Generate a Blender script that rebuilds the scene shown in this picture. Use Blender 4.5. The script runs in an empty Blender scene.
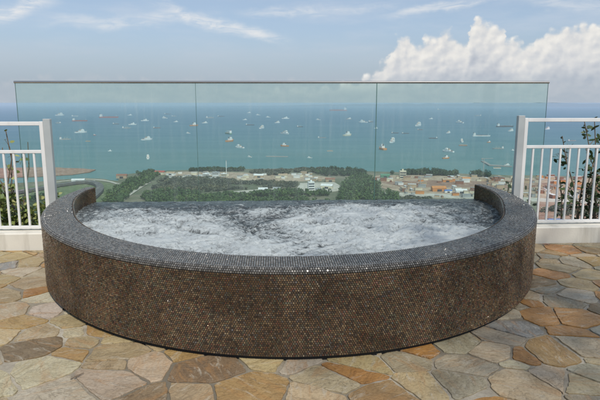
import bpy, math, random
import numpy as np
from mathutils import Vector, Matrix, noise

R = math.radians
PI = math.pi
sc = bpy.context.scene
col = sc.collection
rng = random.Random(7)
nrg = np.random.default_rng(11)

# ------------------------------------------------------------------ camera
F_PX, CAM_H = 545.0, 1.6
PITCH = math.atan(97.0 / F_PX)
cd = bpy.data.cameras.new('camera')
cam = bpy.data.objects.new('camera', cd)
col.objects.link(cam)
cam.location = (0, 0, CAM_H)
cam.rotation_euler = (PI / 2 - PITCH, 0, 0)
cd.sensor_width = 36.0
cd.lens = 36.0 * F_PX / 600.0
cd.clip_start = 0.05
cd.clip_end = 120000
sc.camera = cam
SEA_Z, LAND_Z = -200.0, -196.5


def on(px, py, z):
    """the point at height z that lies at a photo position (600 x 400)"""
    u, v = (px - 300) / F_PX, (py - 200) / F_PX
    y = math.cos(PITCH) - v * math.sin(PITCH)
    w = -math.sin(PITCH) - v * math.cos(PITCH)
    t = (z - CAM_H) / w
    return Vector((u * t, y * t, z))


# ------------------------------------------------------------------ materials
class NT:
    def __init__(s, name):
        s.m = bpy.data.materials.new(name)
        s.m.use_nodes = True
        s.t = s.m.node_tree
        s.b = s.t.nodes['Principled BSDF']

    def n(s, typ, **kw):
        nd = s.t.nodes.new(typ)
        for k, v in kw.items():
            if k.startswith('i_'):
                nd.inputs[k[2:].replace('_', ' ')].default_value = v
            else:
                setattr(nd, k, v)
        return nd

    def l(s, a, b):
        s.t.links.new(a, b)

    def coord(s, scale=(1, 1, 1), kind='Object', rot=(0, 0, 0)):
        tc = s.n('ShaderNodeTexCoord')
        mp = s.n('ShaderNodeMapping')
        mp.inputs['Scale'].default_value = scale
        mp.inputs['Rotation'].default_value = rot
        s.l(tc.outputs[kind], mp.inputs['Vector'])
        return mp.outputs['Vector']

    def noise(s, vec, scale, detail=5, rough=0.55, dist=0.0):
        nd = s.n('ShaderNodeTexNoise')
        nd.inputs['Scale'].default_value = scale
        nd.inputs['Detail'].default_value = detail
        nd.inputs['Roughness'].default_value = rough
        nd.inputs['Distortion'].default_value = dist
        if vec is not None:
            s.l(vec, nd.inputs['Vector'])
        return nd.outputs['Fac']

    def ramp(s, fac, stops, interp='LINEAR'):
        nd = s.n('ShaderNodeValToRGB')
        cr = nd.color_ramp
        cr.interpolation = interp
        while len(cr.elements) < len(stops):
            cr.elements.new(0.5)
        for e, (p, c) in zip(cr.elements, stops):
            e.position = p
            e.color = (c[0], c[1], c[2], 1) if not isinstance(c, (int, float)) else (c, c, c, 1)
        s.l(fac, nd.inputs['Fac'])
        return nd.outputs['Color']

    def mix(s, fac, a, b, mode='MIX'):
        nd = s.n('ShaderNodeMix', data_type='RGBA', blend_type=mode)
        for sock, v in ((nd.inputs[0], fac), (nd.inputs[6], a), (nd.inputs[7], b)):
            if hasattr(v, 'links'):
                s.l(v, sock)
            elif isinstance(v, (int, float)):
                sock.default_value = v
            else:
                sock.default_value = (*v, 1)
        return nd.outputs[2]

    def math(s, op, a, b=0.0, c=None, clamp=False):
        nd = s.n('ShaderNodeMath', operation=op, use_clamp=clamp)
        for i, v in enumerate((a, b) if c is None else (a, b, c)):
            if hasattr(v, 'links'):
                s.l(v, nd.inputs[i])
            else:
                nd.inputs[i].default_value = v
        return nd.outputs[0]

    def bump(s, h, strength, dist):
        nd = s.n('ShaderNodeBump')
        nd.inputs['Strength'].default_value = strength
        nd.inputs['Distance'].default_value = dist
        s.l(h, nd.inputs['Height'])
        s.l(nd.outputs['Normal'], s.b.inputs['Normal'])
        return nd

    def set(s, **kw):
        for k, v in kw.items():
            sock = s.b.inputs[k.replace('_', ' ')]
            if hasattr(v, 'links'):
                s.l(v, sock)
            elif isinstance(v, (tuple, list)) and len(v) == 3:
                sock.default_value = (*v, 1)
            else:
                sock.default_value = v
        return s


def plain(name, c, rough=0.6, metal=0.0, var=0.18, scale=3.0):
    m = NT(name)
    f = m.noise(m.coord(), scale, 4)
    lo, hi = [x * (1 - var) for x in c], [min(1, x * (1 + var)) for x in c]
    m.set(Base_Color=m.ramp(f, [(0.3, lo), (0.7, hi)]), Roughness=rough, Metallic=metal)
    return m.m


def attr_mat(name, attr='tint', rough=0.7):
    m = NT(name)
    a = m.n('ShaderNodeAttribute', attribute_name=attr)
    return m, a.outputs['Color']


M = {}
# --- mosaic of small glass tiles
m = NT('mosaic_tile')
geo = m.n('ShaderNodeNewGeometry')
rnd = geo.outputs['Random Per Island']
c1 = m.ramp(rnd, [(0.0, (.095, .068, .048)), (.13, (.19, .125, .070)), (.32, (.235, .155, .085)), (.45, (.135, .10, .068)),
                  (.56, (.21, .128, .075)), (.68, (.165, .15, .095)), (.78, (.31, .225, .13)), (.87, (.215, .105, .066)), (.95, (.175, .145, .12))], 'CONSTANT')
big = m.noise(m.coord((1, 1, 1)), 1.5, 6, .65, .6)
c2 = m.mix(m.ramp(big, [(.44, 0.0), (.60, .95)]), c1, m.mix(1.0, c1, (.50, .46, .42), 'MULTIPLY'), 'MIX')
c2 = m.mix(m.ramp(m.noise(m.coord((1, 1, .7)), 2.6, 5, .6), [(.52, 0.0), (.68, .45)]), c2, m.mix(1.0, c2, (1.5, 1.4, 1.25), 'MULTIPLY'), 'MIX')
rr = m.math('FRACT', m.math('MULTIPLY', rnd, 37.7))
m.set(Base_Color=c2, Roughness=m.ramp(rr, [(0, .06), (1, .30)]), Metallic=0.35)
m.b.inputs['Specular IOR Level'].default_value = 0.6
M['tile'] = m.m
m = NT('mosaic_tile_sky_grey')  # same tiles as the wall, with the sky's grey reflection put into their colour
geo = m.n('ShaderNodeNewGeometry')
rnd = geo.outputs['Random Per Island']
c1 = m.ramp(rnd, [(0.0, (.11, .107, .10)), (.25, (.17, .162, .15)), (.5, (.22, .21, .19)), (.72, (.14, .135, .125)), (.88, (.26, .245, .22))], 'CONSTANT')
rr = m.math('FRACT', m.math('MULTIPLY', rnd, 37.7))
m.set(Base_Color=c1, Roughness=m.ramp(rr, [(0, .14), (1, .40)]), Metallic=0.2)
M['tile_sky_grey'] = m.m
M['grout_dark'] = plain('dark_grout', (.038, .032, .025), .9)
M['plinth'] = plain('dark_plinth', (.012, .011, .010), .7)  # near-black strip round the recessed base of the tub

# --- flagstone
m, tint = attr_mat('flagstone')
v = m.coord()
geo = m.n('ShaderNodeNewGeometry')
ri = geo.outputs['Random Per Island']
off = m.n('ShaderNodeVectorMath', operation='ADD')
cx_ = m.n('ShaderNodeCombineXYZ')
m.l(m.math('MULTIPLY', ri, 37.0), cx_.inputs[0]); m.l(m.math('MULTIPLY', ri, 91.0), cx_.inputs[1])
m.l(v, off.inputs[0]); m.l(cx_.outputs[0], off.inputs[1])
rot = m.n('ShaderNodeVectorRotate', rotation_type='Z_AXIS')
m.l(off.outputs[0], rot.inputs['Vector']); m.l(m.math('MULTIPLY', ri, 40.0), rot.inputs['Angle'])
sv = rot.outputs[0]                                   # every slab has its own grain direction
st = m.n('ShaderNodeMapping'); st.inputs['Scale'].default_value = (1.4, 5.5, 1); m.l(sv, st.inputs['Vector'])
n1 = m.noise(sv, 3.4, 8, .66, 1.3)
n2 = m.noise(st.outputs[0], 1.7, 7, .68, 1.2)
n3 = m.noise(sv, 55, 5, .65)
n4 = m.noise(st.outputs[0], 4.2, 6, .7, .8)
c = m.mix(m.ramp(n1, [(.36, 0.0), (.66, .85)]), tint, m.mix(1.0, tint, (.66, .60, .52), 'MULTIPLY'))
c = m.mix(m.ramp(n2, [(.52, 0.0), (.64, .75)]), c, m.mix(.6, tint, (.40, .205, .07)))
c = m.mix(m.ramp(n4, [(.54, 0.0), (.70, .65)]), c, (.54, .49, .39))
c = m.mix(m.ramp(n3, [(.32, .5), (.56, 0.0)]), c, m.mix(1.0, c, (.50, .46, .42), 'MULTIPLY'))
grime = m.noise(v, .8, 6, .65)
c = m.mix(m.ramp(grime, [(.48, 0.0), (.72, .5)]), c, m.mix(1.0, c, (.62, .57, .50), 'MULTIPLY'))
m.set(Base_Color=c, Roughness=m.ramp(n1, [(.3, .36), (.7, .66)]))
lay = m.ramp(n1, [(.0, 0.0), (.36, .2), (.40, .45), (.50, .5), (.53, .75), (.62, .8), (.65, 1.0)])
hh = m.math('ADD', m.math('MULTIPLY', lay, .55), m.math('ADD', m.math('MULTIPLY', n3, .30), m.math('MULTIPLY', n4, .35)))
m.bump(hh, 1.0, .014)
M['flag'] = m.m
m = NT('pale_grout')
v = m.coord()
f = m.noise(v, .7, 5, .6)
c = m.ramp(f, [(.40, (.17, .145, .105)), (.52, (.32, .275, .205)), (.64, (.54, .49, .39))])
f2 = m.noise(v, 60, 4)
c = m.mix(m.ramp(f2, [(.35, .3), (.6, 0)]), c, (.12, .1, .075))
m.set(Base_Color=c, Roughness=.85)
m.bump(f2, .6, .006)
M['grout'] = m.m

# --- bubbling water of the tub
m = NT('bubbling_water')
at = m.n('ShaderNodeAttribute', attribute_name='foam')
v = m.coord()
f1 = m.noise(m.coord((1, 1.5, 1)), 10.0, 8, .72, 2.2)
f2 = m.noise(v, 46, 6, .75, 1.2)
vor = m.n('ShaderNodeTexVoronoi', feature='DISTANCE_TO_EDGE')
vor.inputs['Scale'].default_value = 30
m.l(m.noise(v, 8, 3), vor.inputs['Randomness'])
m.l(v, vor.inputs['Vector'])
s_ = m.math('ADD', m.math('MULTIPLY', at.outputs['Fac'], 1.0), m.math('MULTIPLY', m.math('SUBTRACT', f1, .5), 2.2))
s_ = m.math('ADD', s_, m.math('MULTIPLY', m.math('SUBTRACT', f2, .5), 1.25))
fo = m.ramp(s_, [(.26, 0.0), (.46, .25), (.68, .72), (.92, 1.0)])
c = m.mix(fo, (.055, .062, .064), (.56, .60, .595))
m.set(Base_Color=c, Roughness=m.ramp(fo, [(0, .06), (.6, .35), (1, .6)]))
m.b.inputs['IOR'].default_value = 1.33
hh = m.math('ADD', m.math('MULTIPLY', f1, 1.0), m.math('MULTIPLY', f2, .45))
m.bump(hh, .9, .022)
M['tubwater'] = m.m

# --- glass
def glass(name, tint, edge=False):
    m = NT(name)
    t = m.t
    out = t.nodes['Material Output']
    t.nodes.remove(m.b)
    tr = m.n('ShaderNodeBsdfTransparent')
    tr.inputs['Color'].default_value = (*tint, 1)
    gl = m.n('ShaderNodeBsdfGlossy')
    gl.inputs['Roughness'].default_value = .0
    fr = m.n('ShaderNodeFresnel')
    fr.inputs['IOR'].default_value = 1.5
    ge = m.n('ShaderNodeNewGeometry')
    fac = m.math('MULTIPLY', fr.outputs[0], m.math('SUBTRACT', 1.0, ge.outputs['Backfacing']))
    mx = m.n('ShaderNodeMixShader')
    m.l(fac, mx.inputs[0]); m.l(tr.outputs[0], mx.inputs[1]); m.l(gl.outputs[0], mx.inputs[2])
    # dried water marks, running down the pane
    di = m.n('ShaderNodeBsdfDiffuse')
    di.inputs['Color'].default_value = (.7, .72, .70, 1)
    st = m.noise(m.coord((16, 16, .8)), 1.0, 5, .7, .2)
    sp = m.noise(m.coord((2, 2, 2)), 1.0, 5, .6)
    fac2 = m.math('MULTIPLY', m.math('MULTIPLY', m.ramp(st, [(.5, 0.0), (.75, 1.0)]), m.ramp(sp, [(.4, 0.1), (.7, 1.0)])), .13)
    fac2 = m.math('ADD', fac2, .03)
    m2 = m.n('ShaderNodeMixShader')
    m.l(fac2, m2.inputs[0]); m.l(mx.outputs[0], m2.inputs[1]); m.l(di.outputs[0], m2.inputs[2])
    m.l(m2.outputs[0], out.inputs['Surface'])
    return m.m


M['glass'] = glass('tinted_glass', (.868, .95, .925))
M['glass_edge'] = plain('green_glass_edge', (.10, .20, .17), .15)
m = NT('brushed_steel')
f = m.noise(m.coord((1, 60, 60)), 6, 4)
m.set(Base_Color=m.ramp(f, [(.3, (.42, .39, .35)), (.7, (.56, .53, .49))]), Metallic=1.0, Roughness=.24)
M['steel'] = m.m
m = NT('white_paint')
v = m.coord()
f = m.noise(v, 5, 6, .65)
f2 = m.noise(m.coord((14, 14, 1.2)), 1, 5, .6)
c = m.mix(m.ramp(f, [(.5, 0), (.8, .35)]), (.74, .73, .70), (.55, .52, .46))
c = m.mix(m.ramp(f2, [(.6, 0), (.8, .3)]), c, (.45, .41, .34))
m.set(Base_Color=c, Roughness=.42)
M['white'] = m.m
M['grey_metal'] = plain('grey_steel', (.40, .42, .41), .45, 0, .1)  # one even grey for the end posts and base plates
m = NT('cream_render')
v = m.coord()
f = m.noise(v, 2.0, 7, .65)
f2 = m.noise(m.coord((6, 6, .6)), 1, 5, .6)
c = m.mix(m.ramp(f, [(.48, 0), (.75, .45)]), (.70, .66, .57), (.50, .45, .37))
c = m.mix(m.ramp(f2, [(.54, 0), (.74, .6)]), c, (.36, .32, .25))
m.set(Base_Color=c, Roughness=.8)
m.bump(m.noise(v, 70, 4), .3, .004)
M['render'] = m.m
M['concrete'] = plain('grey_concrete', (.30, .29, .27), .85, 0, .2, 1.2)

# --- vegetation
def leafmat(name, a, b, c_, rough=.5):
    m = NT(name)
    ge = m.n('ShaderNodeNewGeometry')
    c = m.ramp(ge.outputs['Random Per Island'], [(0, a), (.5, b), (1, c_)])
    if rough > .7:                                     # far woods: stands of different species
        sp = m.noise(m.coord((.022, .014, .0)), 1, 4, .6)
        c = m.mix(m.ramp(sp, [(.40, .75), (.52, 0.0)]), c, m.mix(1.0, c, (.75, .80, .78), 'MULTIPLY'))
        c = m.mix(m.ramp(sp, [(.52, 0.0), (.66, .7)]), c, m.mix(1.0, c, (1.7, 1.45, 1.1), 'MULTIPLY'))
    m.set(Base_Color=c, Roughness=rough)
    m.b.inputs['Specular IOR Level'].default_value = .3
    return m.m


M['leaf_light'] = leafmat('yellow_green_leaves', (.09, .14, .03), (.20, .24, .065), (.34, .34, .13))
M['leaf_dark'] = leafmat('dark_green_leaves', (.022, .042, .014), (.045, .075, .024), (.085, .115, .04))
M['twig'] = plain('dry_bark', (.17, .125, .085), .9)
M['wood'] = leafmat('wood_canopy', (.042, .078, .024), (.072, .125, .038), (.115, .165, .06), .8)
M['wood_dark'] = leafmat('dark_wood_canopy', (.028, .055, .024), (.042, .078, .032), (.07, .105, .045), .8)
M['wood_grey'] = leafmat('dry_scrub_canopy', (.06, .075, .045), (.10, .11, .07), (.16, .155, .11), .8)

# --- sea and land
m = NT('sea_water')
v = m.coord()
n_big = m.noise(m.coord((.00022, .0009, 1)), 1.0, 5, .6, .5)
n_mid = m.noise(m.coord((.0012, .0045, 1)), 1.0, 5, .6, .4)
sep = m.n('ShaderNodeSeparateXYZ')
m.l(m.coord(), sep.inputs[0])
yy = m.math('ADD', sep.outputs['Y'], m.math('MULTIPLY', m.math('SUBTRACT', n_mid, .5), 900.0))
shoal = m.ramp(m.math('DIVIDE', yy, 6000.0), [(.22, (.125, .250, .235)), (.36, (.102, .225, .235)), (.58, (.078, .190, .238)), (1.0, (.064, .160, .230))])
c = m.mix(m.ramp(n_big, [(.35, 0), (.65, .6)]), shoal, m.mix(1.0, shoal, (.82, .86, .9), 'MULTIPLY'))
m.set(Base_Color=c, Roughness=m.ramp(n_mid, [(.3, .42), (.7, .60)]))
m.b.inputs['IOR'].default_value = 1.33
w1 = m.noise(m.coord((.02, .05, 1)), 1, 6, .7)
m.bump(w1, 1.0, 8.0)
M['sea'] = m.m
m = NT('reclaimed_land')
n1 = m.noise(m.coord((.006, .004, 1)), 1, 6, .6, .4)
n2 = m.noise(m.coord((.05, .03, 1)), 1, 5, .65)
c = m.ramp(n1, [(.30, (.07, .10, .04)), (.47, (.11, .125, .065)), (.56, (.20, .18, .12)), (.7, (.09, .115, .05))])
c = m.mix(m.ramp(n2, [(.45, 0), (.7, .55)]), c, (.30, .26, .20))
m.set(Base_Color=c, Roughness=.95)
M['land'] = m.m
def ground(name, a, b, c_, s=.02):
    m = NT(name)
    n1 = m.noise(m.coord((s, s * .8, 1)), 1, 7, .68, .5)
    c = m.ramp(n1, [(.3, a), (.5, b), (.7, c_)])
    n2 = m.noise(m.coord((.11, .06, 1)), 1, 5, .7)
    c = m.mix(m.ramp(n2, [(.46, 0.0), (.62, .55)]), c, m.mix(1.0, c, (.55, .55, .52), 'MULTIPLY'))
    c = m.mix(m.ramp(n2, [(.32, .5), (.42, 0.0)]), c, (.58, .52, .43))
    m.set(Base_Color=c, Roughness=.95)
    return m.m
M['sand'] = ground('bare_sand', (.30, .20, .13), (.44, .33, .23), (.52, .42, .31))
M['clay'] = ground('red_clay', (.22, .12, .08), (.32, .19, .125), (.40, .28, .20))
M['lawn'] = ground('mown_grass', (.085, .13, .05), (.12, .165, .065), (.18, .20, .10), .01)
M['paleground'] = ground('pale_ground', (.42, .38, .30), (.52, .48, .40), (.60, .57, .50))
M['asphalt'] = ground('worn_asphalt', (.09, .088, .085), (.125, .12, .115), (.17, .165, .155))
M['pond'] = plain('pond_water', (.05, .075, .075), .3)
M['hill'] = plain('far_hill_forest', (.035, .055, .045), .95, 0, .25, .0006)
for k, c in dict(white=(.74, .74, .72), red=(.42, .10, .07), dark=(.045, .05, .06), orange=(.58, .24, .07), grey=(.33, .34, .34),
                 blue=(.06, .16, .42), cream=(.66, .60, .46), rust=(.27, .12, .07), green=(.10, .24, .15), tan=(.45, .33, .22)).items():
    M['p_' + k] = plain(k + '_paint', c, .55, 0, .15, .15)

# ------------------------------------------------------------------ mesh helpers
class MB:
    def __init__(s):
        s.v, s.f, s.mi = [], [], []

    def add(s, vs, fs, mi=0):
        o = len(s.v)
        s.v += [tuple(p) for p in vs]
        s.f += [tuple(i + o for i in f) for f in fs]
        s.mi += [mi] * len(fs)
        return s

    def box(s, x0, x1, y0, y1, z0, z1, mi=0):
        return s.add([(x0, y0, z0), (x1, y0, z0), (x1, y1, z0), (x0, y1, z0), (x0, y0, z1), (x1, y0, z1), (x1, y1, z1), (x0, y1, z1)],
                     [(0, 3, 2, 1), (4, 5, 6, 7), (0, 1, 5, 4), (1, 2, 6, 5), (2, 3, 7, 6), (3, 0, 4, 7)], mi)

    def bbox(s, x0, x1, y0, y1, z0, z1, b, mi=0):
        """box with all edges chamfered"""
        vs, idx = [], {}
        X, Y, Z = (x0, x1), (y0, y1), (z0, z1)
        for i in (0, 1):
            for j in (0, 1):
                for k in (0, 1):
                    sx, sy, sz = (b if i == 0 else -b), (b if j == 0 else -b), (b if k == 0 else -b)
                    for ax in range(3):
                        p = [X[i] + sx, Y[j] + sy, Z[k] + sz]
                        p[ax] = (X, Y, Z)[ax][(i, j, k)[ax]]
                        idx[(i, j, k, ax)] = len(vs)
                        vs.append(p)
        fs = []
        for ax in range(3):
            a, c = [(1, 2), (2, 0), (0, 1)][ax]
            for e in (0, 1):
                loop = []
                for (p, q) in ((0, 0), (1, 0), (1, 1), (0, 1)):
                    k = [0, 0, 0]; k[ax] = e; k[a] = p; k[c] = q
                    loop.append(idx[(*k, ax)])
                fs.append(tuple(loop if e else loop[::-1]))
        for ax in range(3):          # edge faces
            a, c = [(1, 2), (2, 0), (0, 1)][ax]
            for p in (0, 1):
                for q in (0, 1):
                    k0 = [0, 0, 0]; k0[a] = p; k0[c] = q
                    k1 = list(k0); k1[ax] = 1
                    fs.append((idx[(*k0, a)], idx[(*k1, a)], idx[(*k1, c)], idx[(*k0, c)]))
        for i in (0, 1):
            for j in (0, 1):
                for k in (0, 1):
                    fs.append((idx[(i, j, k, 0)], idx[(i, j, k, 1)], idx[(i, j, k, 2)]))
        return s.add(vs, fs, mi)

    def prism(s, poly, z0, z1, mi=0):
        n = len(poly)
        vs = [(x, y, z0) for x, y in poly] + [(x, y, z1) for x, y in poly]
        fs = [tuple(range(n - 1, -1, -1)), tuple(range(n, 2 * n))] + [(i, (i + 1) % n, n + (i + 1) % n, n + i) for i in range(n)]
        return s.add(vs, fs, mi)

    def tube(s, pts, radii, n=8, mi=0):
        pts = [Vector(p) for p in pts]
        if isinstance(radii, (int, float)):
            radii = [radii] * len(pts)
        vs, fs = [], []
        for i, p in enumerate(pts):
            d = (pts[min(i + 1, len(pts) - 1)] - pts[max(i - 1, 0)]).normalized()
            up = Vector((0, 0, 1)) if abs(d.z) < .9 else Vector((1, 0, 0))
            a = d.cross(up).normalized(); b = d.cross(a).normalized()
            for k in range(n):
                an = 2 * PI * k / n
                vs.append(p + (a * math.cos(an) + b * math.sin(an)) * radii[i])
        for i in range(len(pts) - 1):
            for k in range(n):
                fs.append((i * n + k, i * n + (k + 1) % n, (i + 1) * n + (k + 1) % n, (i + 1) * n + k))
        fs.append(tuple(range(n - 1, -1, -1)))
        fs.append(tuple(range((len(pts) - 1) * n, len(pts) * n)))
        return s.add(vs, fs, mi)

    def build(s, name, mats, parent=None, smooth=False, fix=True):
        me = bpy.data.meshes.new(name)
        me.from_pydata(s.v, [], s.f)
        for mt in (mats if isinstance(mats, (list, tuple)) else [mats]):
            me.materials.append(mt)
        me.polygons.foreach_set('material_index', s.mi)
        if smooth:
            me.polygons.foreach_set('use_smooth', [True] * len(s.f))
        me.update()
        if fix:
            import bmesh
            bm = bmesh.new(); bm.from_mesh(me)
            bmesh.ops.recalc_face_normals(bm, faces=bm.faces)
            bm.to_mesh(me); bm.free()
        o = bpy.data.objects.new(name, me)
        col.objects.link(o)
        if parent:
            o.parent = parent
        return o


def np_mesh(name, V, Fq, mat, parent=None, k=4, smooth=False):
    """fast mesh: V (n,3), Fq (m,k)"""
    me = bpy.data.meshes.new(name)
    me.vertices.add(len(V)); me.vertices.foreach_set('co', np.asarray(V, np.float32).ravel())
    Fq = np.asarray(Fq, np.int32)
    me.loops.add(Fq.size); me.loops.foreach_set('vertex_index', Fq.ravel())
    me.polygons.add(len(Fq)); me.polygons.foreach_set('loop_start', np.arange(0, Fq.size, k, dtype=np.int32))
    me.polygons.foreach_set('use_smooth', [smooth] * len(Fq))
    me.materials.append(mat)
    me.update(calc_edges=True); me.validate()
    o = bpy.data.objects.new(name, me); col.objects.link(o)
    if parent: o.parent = parent
    return o


def tag(o, label=None, cat=None, group=None, kind=None):
    if label: o['label'] = label
    if cat: o['category'] = cat
    if group: o['group'] = group
    if kind: o['kind'] = kind
    return o


def empty(name, loc=(0, 0, 0), rz=0.0):
    o = bpy.data.objects.new(name, None)
    o.empty_display_size = .2
    o.location = loc; o.rotation_euler = (0, 0, rz)
    col.objects.link(o)
    return o


def copy_tree(o, parent=None):
    c = o.copy(); col.objects.link(c)
    if parent: c.parent = parent
    for ch in list(o.children):
        copy_tree(ch, c)
    return c


# ------------------------------------------------------------------ terrace frame
O = Vector((-0.115, 6.05, 0)); PHI = R(3.0)
CP, SP = math.cos(PHI), math.sin(PHI)
def W(x, y, z=0): return Vector((O.x + x * CP - y * SP, O.y + x * SP + y * CP, z))
def Lc(p): dx, dy = p[0] - O.x, p[1] - O.y; return (dx * CP + dy * SP, -dx * SP + dy * CP)

# ------------------------------------------------------------------ floor of irregular flagstones
def clip(poly, a, b, c):
    out = []
    n = len(poly)
    for i in range(n):
        p, q = poly[i], poly[(i + 1) % n]
        dp, dq = a * p[0] + b * p[1] - c, a * q[0] + b * q[1] - c
        if dp <= 0: out.append(p)
        if (dp < 0) != (dq < 0) and dp != dq:
            t = dp / (dp - dq); out.append((p[0] + (q[0] - p[0]) * t, p[1] + (q[1] - p[1]) * t))
    return out


def area(p): return .5 * sum(p[i][0] * p[(i + 1) % len(p)][1] - p[(i + 1) % len(p)][0] * p[i][1] for i in range(len(p)))


def flagstones():
    x0, x1, y0, y1 = -7.5, 7.5, -10.5, -0.07
    r = random.Random(21)
    pts = []
    gx, gy = .31, .19
    ny = int((y1 - y0) / gy); nx = int((x1 - x0) / gx)
    for j in range(ny + 2):
        for i in range(nx + 2):
            if r.random() < .12: continue
            pts.append((x0 + (i + (j % 2) * .5 + r.uniform(-.48, .48)) * gx, y0 + (j + r.uniform(-.48, .48)) * gy, r.uniform(-.02, .02)))
    P = np.array(pts)
    cells = []
    for k, (px, py, w) in enumerate(pts):
        d = (P[:, 0] - px) ** 2 + (P[:, 1] - py) ** 2
        nb = np.argsort(d)[1:30]
        poly = [(px - 1.4, py - 1.4), (px + 1.4, py - 1.4), (px + 1.4, py + 1.4), (px - 1.4, py + 1.4)]
        for q in nb:
            qx, qy, qw = pts[q]
            a, b = qx - px, qy - py
            c = (qx * qx + qy * qy - px * px - py * py + w - qw) / 2
            poly = clip(poly, a, b, c)
            if len(poly) < 3: break
        if len(poly) < 3: continue
        for (a, b, c) in ((-1, 0, -x0), (1, 0, x1), (0, -1, -y0), (0, 1, y1)):
            if len(poly) >= 3: poly = clip(poly, a, b, c)
        if len(poly) < 3 or area(poly) < .012: continue
        if r.random() < .30 and area(poly) > .13:       # a broken slab: two pieces
            cx = sum(p[0] for p in poly) / len(poly); cy = sum(p[1] for p in poly) / len(poly)
            an = r.uniform(0, PI)
            a, b = math.cos(an), math.sin(an); c = a * cx + b * cy
            cells += [clip(poly, a, b, c), clip(poly, -a, -b, -c)]
        else:
            cells.append(poly)
    V, F, tints = [], [], []
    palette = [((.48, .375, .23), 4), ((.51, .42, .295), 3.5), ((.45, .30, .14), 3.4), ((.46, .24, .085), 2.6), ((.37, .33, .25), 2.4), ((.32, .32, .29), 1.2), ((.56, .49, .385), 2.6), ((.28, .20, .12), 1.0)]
    for poly in cells:
        if len(poly) < 3 or area(poly) < .01: continue
        # dense outline, inset for the joint, rounded corners
        n = len(poly)
        g = r.uniform(.005, .015)
        ins = []
        for i in range(n):
            p0, p1, p2 = poly[i - 1], poly[i], poly[(i + 1) % n]
            e1 = Vector((p1[0] - p0[0], p1[1] - p0[1])); e2 = Vector((p2[0] - p1[0], p2[1] - p1[1]))
            if e1.length < 1e-5 or e2.length < 1e-5: ins.append(p1); continue
            n1 = Vector((-e1.y, e1.x)).normalized(); n2 = Vector((-e2.y, e2.x)).normalized()
            bis = n1 + n2
            k = g / max(.35, bis.dot(n1))
            ins.append((p1[0] + bis.x * k, p1[1] + bis.y * k))
        if area(ins) < .006: continue
        out = []
        m_ = len(ins)
        for i in range(m_):
            p, q = Vector(ins[i]), Vector(ins[(i + 1) % m_])
            L = (q - p).length
            cut = min(.014, L * .25)
            d = (q - p) / max(L, 1e-6)
            ns = max(2, int(L / .03))
            for s_ in range(ns + 1):
                t = cut + (L - 2 * cut) * s_ / ns
                pt = p + d * t
                nn = Vector((-d.y, d.x))
                off = .012 * noise.noise((pt.x * 9, pt.y * 9, i * 3.1)) + .008 * noise.noise((pt.x * 28, pt.y * 28, 1.7))
                out.append(pt + nn * off)
        cx = sum(p.x for p in out) / len(out); cy = sum(p.y for p in out) / len(out)
        n = len(out)
        o = len(V)
        tz = r.uniform(-.0015, .002); ax, ay = r.uniform(-.005, .005), r.uniform(-.005, .005)
        for ring, (sh, z) in enumerate(((0, -.014), (0, -.0016), (.0025, 0.0))):
            for p in out:
                dv = Vector((cx - p.x, cy - p.y)); l = max(dv.length, 1e-5)
                q = p + dv / l * sh
                V.append((q.x, q.y, z + tz + (q.x - cx) * ax + (q.y - cy) * ay))
        for ring in (0, 1):
            for i in range(n):
                F.append((o + ring * n + i, o + ring * n + (i + 1) % n, o + (ring + 1) * n + (i + 1) % n, o + (ring + 1) * n + i))
        F.append(tuple(o + 2 * n + i for i in range(n)))
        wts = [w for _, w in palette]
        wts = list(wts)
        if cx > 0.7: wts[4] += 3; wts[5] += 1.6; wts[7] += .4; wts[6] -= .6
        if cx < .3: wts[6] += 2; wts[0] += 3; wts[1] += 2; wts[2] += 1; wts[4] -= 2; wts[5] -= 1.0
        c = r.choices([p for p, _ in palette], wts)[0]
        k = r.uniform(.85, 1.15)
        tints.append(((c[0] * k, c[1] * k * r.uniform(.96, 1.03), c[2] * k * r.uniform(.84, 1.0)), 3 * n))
    me = bpy.data.meshes.new('floor')
    me.from_pydata(V, [], F)
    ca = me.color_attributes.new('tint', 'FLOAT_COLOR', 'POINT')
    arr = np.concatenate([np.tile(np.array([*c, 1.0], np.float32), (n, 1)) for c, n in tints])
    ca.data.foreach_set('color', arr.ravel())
    # bed of mortar under the stones, joined as a second material
    o = len(V)
    me2 = MB(); me2.box(x0, x1, y0, y1 + .02, -.9, -.009)
    bed = me2.build('bed', M['grout'])
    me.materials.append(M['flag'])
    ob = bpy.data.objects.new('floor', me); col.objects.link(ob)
    return ob, bed


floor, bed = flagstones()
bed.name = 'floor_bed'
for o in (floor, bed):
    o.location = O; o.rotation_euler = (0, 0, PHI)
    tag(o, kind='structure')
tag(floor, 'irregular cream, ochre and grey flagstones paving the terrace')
tag(bed, 'pale mortar between the terrace flagstones')

# lower ledge outside the railing that carries the planting and the glass
lb = MB()
lb.box(-7.5, 7.5, .29, 1.9, -1.6, -1.15)
lb.box(-7.5, 7.5, 1.9, 2.05, -1.6, -.95)
ledge = lb.build('ledge', M['concrete'])
ledge.location = O; ledge.rotation_euler = (0, 0, PHI)
tag(ledge, 'concrete ledge below the terrace edge', kind='structure')

# ------------------------------------------------------------------ the tub
A, B = 2.48, 2.85
BACK = .55
T0 = PI - math.asin(BACK / B); T1 = 2 * PI + math.asin(BACK / B)
RIM_Z = .605; RIM_W = .275; RIM_T = .030


def ell(t, off=0.0):
    """point and outward normal on the plan curve, moved outwards by off"""
    x, y = A * math.cos(t), B * math.sin(t)
    nx, ny = B * math.cos(t), A * math.sin(t)
    l = math.hypot(nx, ny)
    return x + nx / l * off, y + ny / l * off, nx / l, ny / l


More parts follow.
